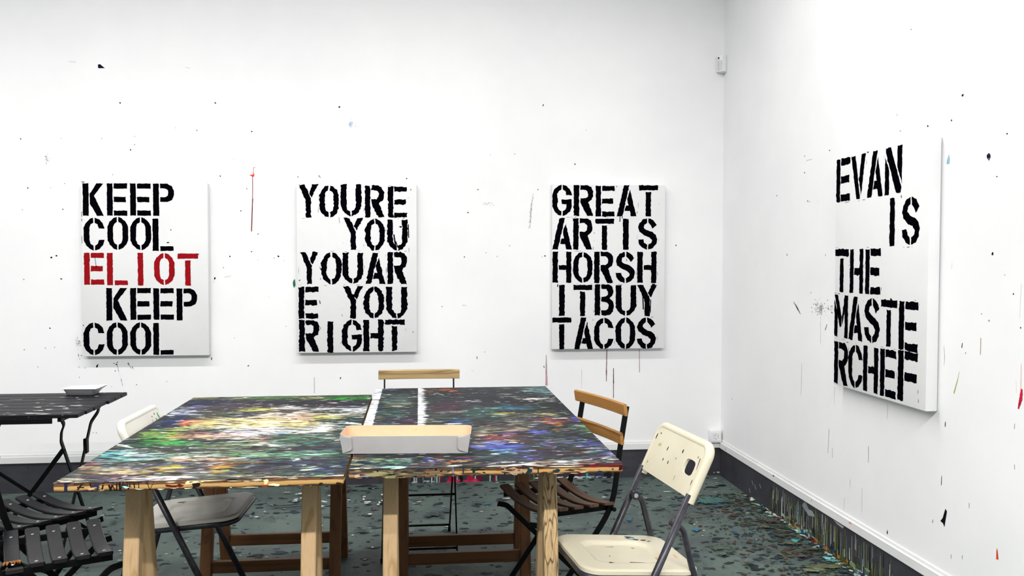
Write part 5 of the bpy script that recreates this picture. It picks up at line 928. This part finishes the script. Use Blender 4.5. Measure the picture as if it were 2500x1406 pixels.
t = thing('paper_food_tray', 'small white paper food tray with a pleated corner on the black table', 'tray', (-1.613, 4.322, 0.7005), math.radians(-3))
def rr_ring(lx, ly, z, r): return tray_ring(lx, ly, z, 5, r)
R0, R1, R2 = rr_ring(.063, .036, 0, .014), rr_ring(.076, .050, .029, .016), rr_ring(.083, .056, .030, .012)
R2 = [(x+(0.012 if (x > 0.06 and y > 0) else 0), y, z+(0.006 if (x > 0.06 and y > 0) else 0)) for x, y, z in R2]
R1i = [(x*0.985, y*0.98, z-0.0005) for x, y, z in R1]; R0i = [(x*0.985, y*0.98, z+0.0012) for x, y, z in R0]
n = len(R0); b = MB(); b.add(R0+R1+R2, ring(0, n)+ring(n, 2*n)+[tuple(reversed(range(n)))], smooth=True); b.build('tray_body', M['paper'], t)
b = MB(); b.add([(x, y, z+0.0012) for x, y, z in R2]+R1i+R0i, ring(0, n)+ring(n, 2*n)+[tuple(range(2*n, 3*n))]); b.build('tray_inside', M['paper'], t)
b = MB(); b.add([(.066, .02, .012), (.078, .03, .028), (.098, .048, .037), (.084, .052, .033), (.070, .03, .012)], [(0, 1, 2), (0, 2, 3, 4), (1, 3, 2), (0, 4, 3, 1)]); b.build('corner_pleat', M['paper'], t)

# ---------------------------------------------------------------- folding slat chairs
def bistro(label, loc, rotz, kind, group, z_off=0.0, broken=False, pitch=.0635, hl=.197, w=.043, lean=0.0):
    t = thing('folding_slat_chair', label, 'chair', loc, rotz, group)
    seat, back = {'black': ('blackwood', 'blackwood'), 'brown': ('brown', 'tan'), 'pale': ('brown', 'pale')}[kind]
    zs = .452
    for i in range(5):
        x = (i-2)*pitch; b = MB(); N = 14; ys = [-hl+2*hl*j/N for j in range(N+1)]
        ys = [-hl, -hl+.004]+ys[1:-1]+[hl-.004, hl]
        zc = lambda y: zs-0.004-0.022*(1-(y/hl)**2)
        path = [(x, y, zc(y)) for y in ys]; sc = [.8]+[1]*(len(ys)-2)+[.8]
        if broken and i == 0:                             # snapped slat: the short end hangs askew
            cut = -0.095; p1 = [p for p in path if p[1] > cut+0.01]; p2 = [(p[0]+0.004, p[1]-0.012, p[2]-0.012-0.06*(p[1]-cut)) for p in path if p[1] < cut-0.002]
            b.bar(p1, w, .011, (1, 0, 0)); b.bar(p2, w*1.05, .011, (1, 0, 0)); sl = b.build('seat_slat', M[seat], t)
            q = MB(); r_ = random.Random(4)
            for k in range(16): 
                xx = x-w/2+w*k/15; q.tube([(xx, cut+0.013, zc(cut)+0.003), (xx+r_.uniform(-.007, .007), cut+r_.uniform(-.006, .006), zc(cut)+r_.uniform(-.003, .003))], [0.0026, 0.0009], 5)
            q.build('splinters', M['rust'], sl)
        else:
            a, h = w/2, .0055; ch = .0025
            b.sweep(path, [(-a+ch, -h), (a-ch, -h), (a, -h+ch), (a, h-ch), (a-ch, h), (-a+ch, h), (-a, h-ch), (-a, -h+ch)], (1, 0, 0), scale=sc)
            sl = b.build('seat_slat', M[seat], t)
        if kind == 'black':
            for sy in (-1, 1):
                q = MB(); y = sy*0.147; z = zc(y)+.0055
                q.tube([(x, y, z-0.001), (x, y, z+0.0012)], 0.0048, 10); q.build('screw', M['screw'], sl)
    for sy in (-1, 1):
        b = MB(); b.bar([(-.165, sy*.158, .424), (.146, sy*.158, .424)], .022, .006, (0, 0, 1)); b.build('seat_rail', M['black'], t)
        b = MB(); b.bar(rounded([(-.216-lean, sy*.168, .800), (-.184-lean*.7, sy*.168, .62), (-.158-lean*.2, sy*.168, .425), (.175, sy*.168, 0.0)], .08), .007, .022, (0, 1, 0)); b.build('back_leg', M['black'], t)
        b = MB(); b.bar(rounded([(.176, sy*.148, .392), (.140, sy*.148, .385), (-.245, sy*.148, 0.0)], .03), .007, .020, (0, 1, 0)); b.build('cross_leg', M['black'], t)
        b = MB(); b.tube([(-.158, sy*.150, .418), (-.158, sy*.182, .418)], .008, 10); b.build('pivot_bolt', M['black'], t)
        for px, nm in ((.175, 'foot_cap'), (-.245, 'foot_cap')):
            b = MB(); yy = sy*(.168 if px > 0 else .148); b.box((px-.014, yy-.007, 0), (px+.014, yy+.007, .022), bev=.003); b.build(nm, M['black'], t)
    for x, z, hy in ((.142, .043, .168), (-.203, .043, .148), (-.018, .245, .168)):
        b = MB(); b.tube([(x, -hy, z), (x, hy, z)], .0055, 8); b.build('stretcher', M['black'], t)
    for x0, z0 in ((-.207-lean, .791), (-.191-lean*.8, .685)):
        b = MB(); N = 10
        path = [(x0+0.010*((j/N*2-1)**2)-.004+.006, -hl+2*hl*j/N, z0) for j in range(N+1)]
        b.bar(path, .046, .013, (0.16, 0, 1), ch=.003); b.build('back_slat', M[back], t)
    return t
bistro('folding chair with weathered pale top slat behind the right worktop', (0.0, 4.005, 0), math.radians(-89.8), 'pale', 'brown slatted folding chairs')
bistro('folding chair with tan back slats and dark brown seat at the right worktop', (.518, 3.242, 0), math.radians(197.6), 'brown', 'brown slatted folding chairs')
bistro('black slatted folding chair beneath the front edge of the black table', (-1.389, 3.239, 0), math.radians(52), 'black', 'black slatted folding chairs', lean=.05)
bistro('black slatted folding chair in front, with one snapped seat slat', (-1.150, 2.846, 0), math.radians(25), 'black', 'black slatted folding chairs', broken=True, lean=.05, pitch=.0615)

# ---------------------------------------------------------------- tubular folding chairs with cream plastic seat and back
def tube_chair(label, loc, rotz, mat, hole, marks_p, marks_s):
    t = thing('tubular_folding_chair', label, 'chair', loc, rotz, 'white tubular folding chairs')
    hw = .186; d = .466; ZT, ZB = .795, .648; X = lambda z: -.207+d*(.793-z)
    sl = math.hypot(1, d); up_ = Vector((-d/sl, 0, 1/sl)); nr = Vector((1/sl, 0, d/sl)); H = (ZT-ZB)*sl
    def pp(y, s_, o): p = Vector((X(ZB), y, ZB))+up_*s_+nr*o; return tuple(p)
    r = .034; out = [(-hw, 0), (hw, 0)]
    for i in range(8): a = math.pi/2*i/7; out.append((hw-r+r*math.cos(a), H-r+r*math.sin(a)))
    for i in range(8): a = math.pi/2+math.pi/2*i/7; out.append((-hw+r+r*math.cos(a), H-r+r*math.sin(a)))
    hy = hole*(hw-.066); hh = H*.50; hol = []
    for i in range(16):
        a = 2*math.pi*i/16; cx, cy = math.cos(a), math.sin(a); e = 0.55
        px = math.copysign(abs(cx)**e, cx)*.034; py = math.copysign(abs(cy)**e, cy)*.024
        hol.append((hy+px, hh+py))
    hol_r = hol[::-1]
    allp = out+hol_r; tri = tessellate_polygon([[Vector((y, z, 0)) for y, z in out], [Vector((y, z, 0)) for y, z in hol_r]])
    n = len(allp); F = [pp(y, s_, .004) for y, s_ in allp]; B = [pp(y, s_, -.004) for y, s_ in allp]
    b = MB(); b.add(F+B, list(tri)+[tuple(n+i for i in reversed(q)) for q in tri]+[(i, (i+1) % len(out), n+(i+1) % len(out), n+i) for i in range(len(out))]
                    +[(len(out)+i, len(out)+(i+1) % 16, n+len(out)+(i+1) % 16, n+len(out)+i) for i in range(16)])
    # rolled rim along the sides and top, wrapped round the tubes
    rim = [pp(-hw, -.012, -.008)]+[pp(y, s_, -.008) for y, s_ in out[2:][::-1]]+[pp(hw, -.012, -.008)]
    b.tube(rim, .0145, 12)
    rn = random.Random(hash(label) % 1000)
    marks(b, marks_p, lambda u, v, o: pp(u, v, .004+o), 1, seed=5, off=.0005)
    b.build('backrest', [mat, M['paint']], t, sharp=50)
    zs = .439
    for sy in (-1, 1):
        y = sy*hw
        b = MB(); b.tube([(X(.658), y, .658), (X(.02), y, .02)], .0112, 14); b.build('front_leg', M['steel'], t)
        b = MB(); b.tube(rounded([(-.106, y-sy*.018, .566), (-.132, y-sy*.020, .550), (-.152, y-sy*.020, .47), (-.276, y-sy*.020, .01)], .035), .0098, 12); b.build('rear_leg', M['steel'], t)
        b = MB(); b.tube([(-.106, y-sy*.032, .566), (-.106, y-sy*.008, .566)], .015, 14); hg = b.build('hinge', M['steel'], t)
        b = MB(); b.tube([(-.106, y-sy*.035, .566), (-.106, y-sy*.032, .566)], .0075, 12); b.build('rivet', M['screw'], hg)
        for x, z in ((X(.02), .0), (-.276, .0)):
            b = MB(); b.tube([(x, y-(sy*.02 if x < -.2 else 0), 0), (x, y-(sy*.02 if x < -.2 else 0), .03)], .0135, 12); b.build('foot_cap', M['black'], t)
    b = MB(); b.tube([(X(.06), -hw, .06), (X(.06), hw, .06)], .008, 10); b.build('stretcher', M['steel'], t)
    b = MB(); b.tube([(-.2636, -hw+.02, .056), (-.2636, hw-.02, .056)], .008, 10); b.build('stretcher', M['steel'], t)
    # seat: dished plate on a bent tube
    x0, x1, sw, rc = -.194, .174, .172, .055
    tilt = lambda x: zs+.017*(x-.006)/.2
    def rim_pts(g, n=9):
        o_ = []
        for qx, qy, a0 in ((x1-rc, sw-rc, 0), (x0+rc, sw-rc, 90), (x0+rc, -sw+rc, 180), (x1-rc, -sw+rc, 270)):
            for i in range(n): a = math.radians(a0+90*i/(n-1)); o_.append((qx+(rc+g)*math.cos(a), qy+(rc+g)*math.sin(a)))
        return o_
    base = rim_pts(0); n = len(base); cx = (x0+x1)/2; V = []; Fq = []; R_ = 26
    for k in range(R_+1):
        q = k/R_
        for x, y in base:
            X_, Y_ = cx+(x-cx)*q, y*q; e = ((X_-.0)/.145)**2+(Y_/.120)**2
            dz = -.010*min(1, max(0, (1.0-e)*6))
            V.append((X_, Y_, tilt(X_)+dz+(-.004 if k == R_ else 0)))
    for k in range(R_):
        for i in range(n): Fq.append((k*n+i, k*n+(i+1) % n, (k+1)*n+(i+1) % n, (k+1)*n+i))
    o0 = len(V); V += [(x, y, tilt(x)-.016) for x, y in base]
    Fq += [(R_*n+i, R_*n+(i+1) % n, o0+(i+1) % n, o0+i) for i in range(n)]+[tuple(o0+i for i in reversed(range(n)))]
    b = MB(); b.add(V, Fq, smooth=True); marks(b, marks_s, lambda u, v, o: (u, v, tilt(u)+o-.010*max(0, min(1, (1-((u-.0)/.145)**2-(v/.120)**2)*6))), 1, seed=6, off=.0012, wob=.5)
    b.build('seat', [mat, M['paint']], t, sharp=40)
    fr = [p for p in rim_pts(-.004) ]
    fr = [(x0+.03, sw-.004)]+[p for p in rim_pts(-.004)[:9]][::-1]+[p for p in rim_pts(-.004)[27:]][::-1]+[(x0+.03, -sw+.004)]
    b = MB(); b.tube([(x, y, tilt(x)-.024) for x, y in fr], .0105, 12); b.build('seat_frame', M['steel'], t)
    return t
mp_ = [('d', .045, .115, .004, .006, '2c1c14'), ('d', -.06, .10, .003, .007, '32201a'), ('d', -.125, .10, .010, .005, 'b0a060'), ('d', -.06, .062, .003, .005, '3a2a20'), ('d', -.02, .062, .003, .006, '4a2a20'), ('d', -.15, .135, .004, .003, '32201a'), ('d', .02, .085, .0025, .002, '6a4a3a'), ('d', -.172, .12, .003, .012, '3a2a1c'), ('d', .15, .12, .003, .003, '6a5a3a'), ('d', .06, .03, .0015, .010, '9a9070'), ('d', -.16, .03, .002, .006, '6a6a4a'), ('s', .165, .12, .170, .085, .002, .001, '5a2a22'), ('d', .172, .045, .002, .008, '3a2a22')]
ms_ = [('d', -.075, -.135, .018, .012, '2f4a58'), ('d', -.083, -.122, .014, .008, '9aa8a4'), ('d', -.09, -.115, .008, .006, '1f3a50'), ('d', .015, -.07, .016, .003, '8a8a86'), ('d', .015, -.07, .011, .0018, 'd8d2bd'), ('d', -.06, -.06, .007, .003, '8e8c84'), ('d', -.115, -.11, .012, .004, '4a3c30'), ('p', [(-.10, .03), (-.165, .03), (-.165, .055), (-.10, .055)], 'd6a27c'), ('s', .0, .075, -.09, .085, .002, .0015, '3c241c'), ('d', -.06, .095, .024, .005, '4a2e24'), ('d', -.02, .085, .010, .004, '5a3a2c'), ('d', .07, .105, .010, .005, '2a1c18'), ('d', .045, .02, .003, .002, '6a5a4a'), ('d', -.11, .08, .002, .002, '5a4a3a'), ('d', -.13, -.10, .008, .003, '4a3c30')]
tube_chair('cream folding chair with grey steel legs at the right front corner of the worktop', (.628, 2.607, 0), math.radians(186.5), M['cream'], 1, mp_, ms_)
gp = [('d', .148, .128, .006, .012, '2f8f5c'), ('d', .112, .098, .008, .024, '3aa468'), ('d', .114, .088, .005, .012, '1f7a48'), ('d', .118, .14, .004, .004, '2a2a2a'), ('d', .086, .135, .004, .003, '5a5a5a'), ('s', .076, .125, .066, .10, .004, .002, 'b4b4b0'), ('d', -.10, .09, .012, .012, 'e2c8c6'), ('d', -.14, .05, .004, .003, '2a2a2a')]
tube_chair('white folding chair with green dabs on its backrest beside the left worktop', (-.816, 3.268, 0), math.radians(-1.5), M['ivory'], -1, gp, [('d', -.09, .10, .02, .004, '4a4a4a')]).scale = (1, 1, .978)

# ---------------------------------------------------------------- black slatted folding table
t = thing('folding_slat_table', 'black slatted folding table at the left by the back wall', 'table', (-1.725, 4.063, 0))
rr = random.Random(8)
for i in range(7):
    y = -.305+.0436+i*.0871; b = MB(); e = rr.uniform(-.004, .004)
    b.box((-.300+e, y-.0405, .683), (.300+e, y+.0405, .700), bev=.003)
    k = []
    for _ in range(7): k.append(('d', rr.uniform(-.28, .28), y+rr.uniform(-.035, .035), abs(rr.gauss(0, .008))+.003, rr.uniform(.002, .005), rr.choice(['a9a9ae', '8a8a92', 'c4c4c6', '5a5a62'])))
    if i in (0, 1, 2): k += [('d', rr.uniform(.05, .25), y+rr.uniform(-.03, .03), rr.uniform(.01, .03), .006, rr.choice(['d2d2d4', '9a9aa0'])) for _ in range(4)]
    if i == 0: k.append(('d', .04, y-.036, .012, .004, 'd8b8cc'))
    marks(b, k, F3, 1, seed=i+50, off=.7006, wob=.6); b.build('table_slat', [M['blacktop'], M['paint']], t)
for sx in (-1, 1):
    b = MB(); b.bar([(sx*.22, -.29, .675), (sx*.22, .29, .675)], .016, .018, (1, 0, 0)); b.build('slat_rail', M['black'], t)
b = MB(); b.box((-.30, -.3045, .661), (.195, -.297, .684), bev=.001); b.build('apron', M['black'], t)
XR, XL = .168, -.245
for x in (XR, XL):
    b = MB(); b.bar(rounded([(x+.022, -.21, .675), (x+.03, -.185, .635), (x+.012, -.17, .60), (x, -.145, .555), (x, .22, 0)], .012, 3), .007, .021, (1, 0, .0)); b.build('leg', M['black'], t)
    b = MB(); b.bar(rounded([(x+.022, .25, .675), (x+.022, .235, .62), (x, .20, .575), (x, -.20, 0)], .015, 3), .007, .021, (1, 0, 0)); b.build('leg', M['black'], t)
b = MB(); b.bar([(XR, -.118, .515), (XL, .19, .05)], .006, .020, (0, 1, .66)); b.build('cross_brace', M['black'], t)
b = MB(); b.bar([(XL, -.118, .515), (XR, .19, .05)], .006, .020, (0, 1, .66)); b.build('cross_brace', M['black'], t)
b = MB(); b.box((XR-.008, .12, .44), (XR+.008, .15, .51), bev=.002); b.build('lock_plate', M['black'], t)
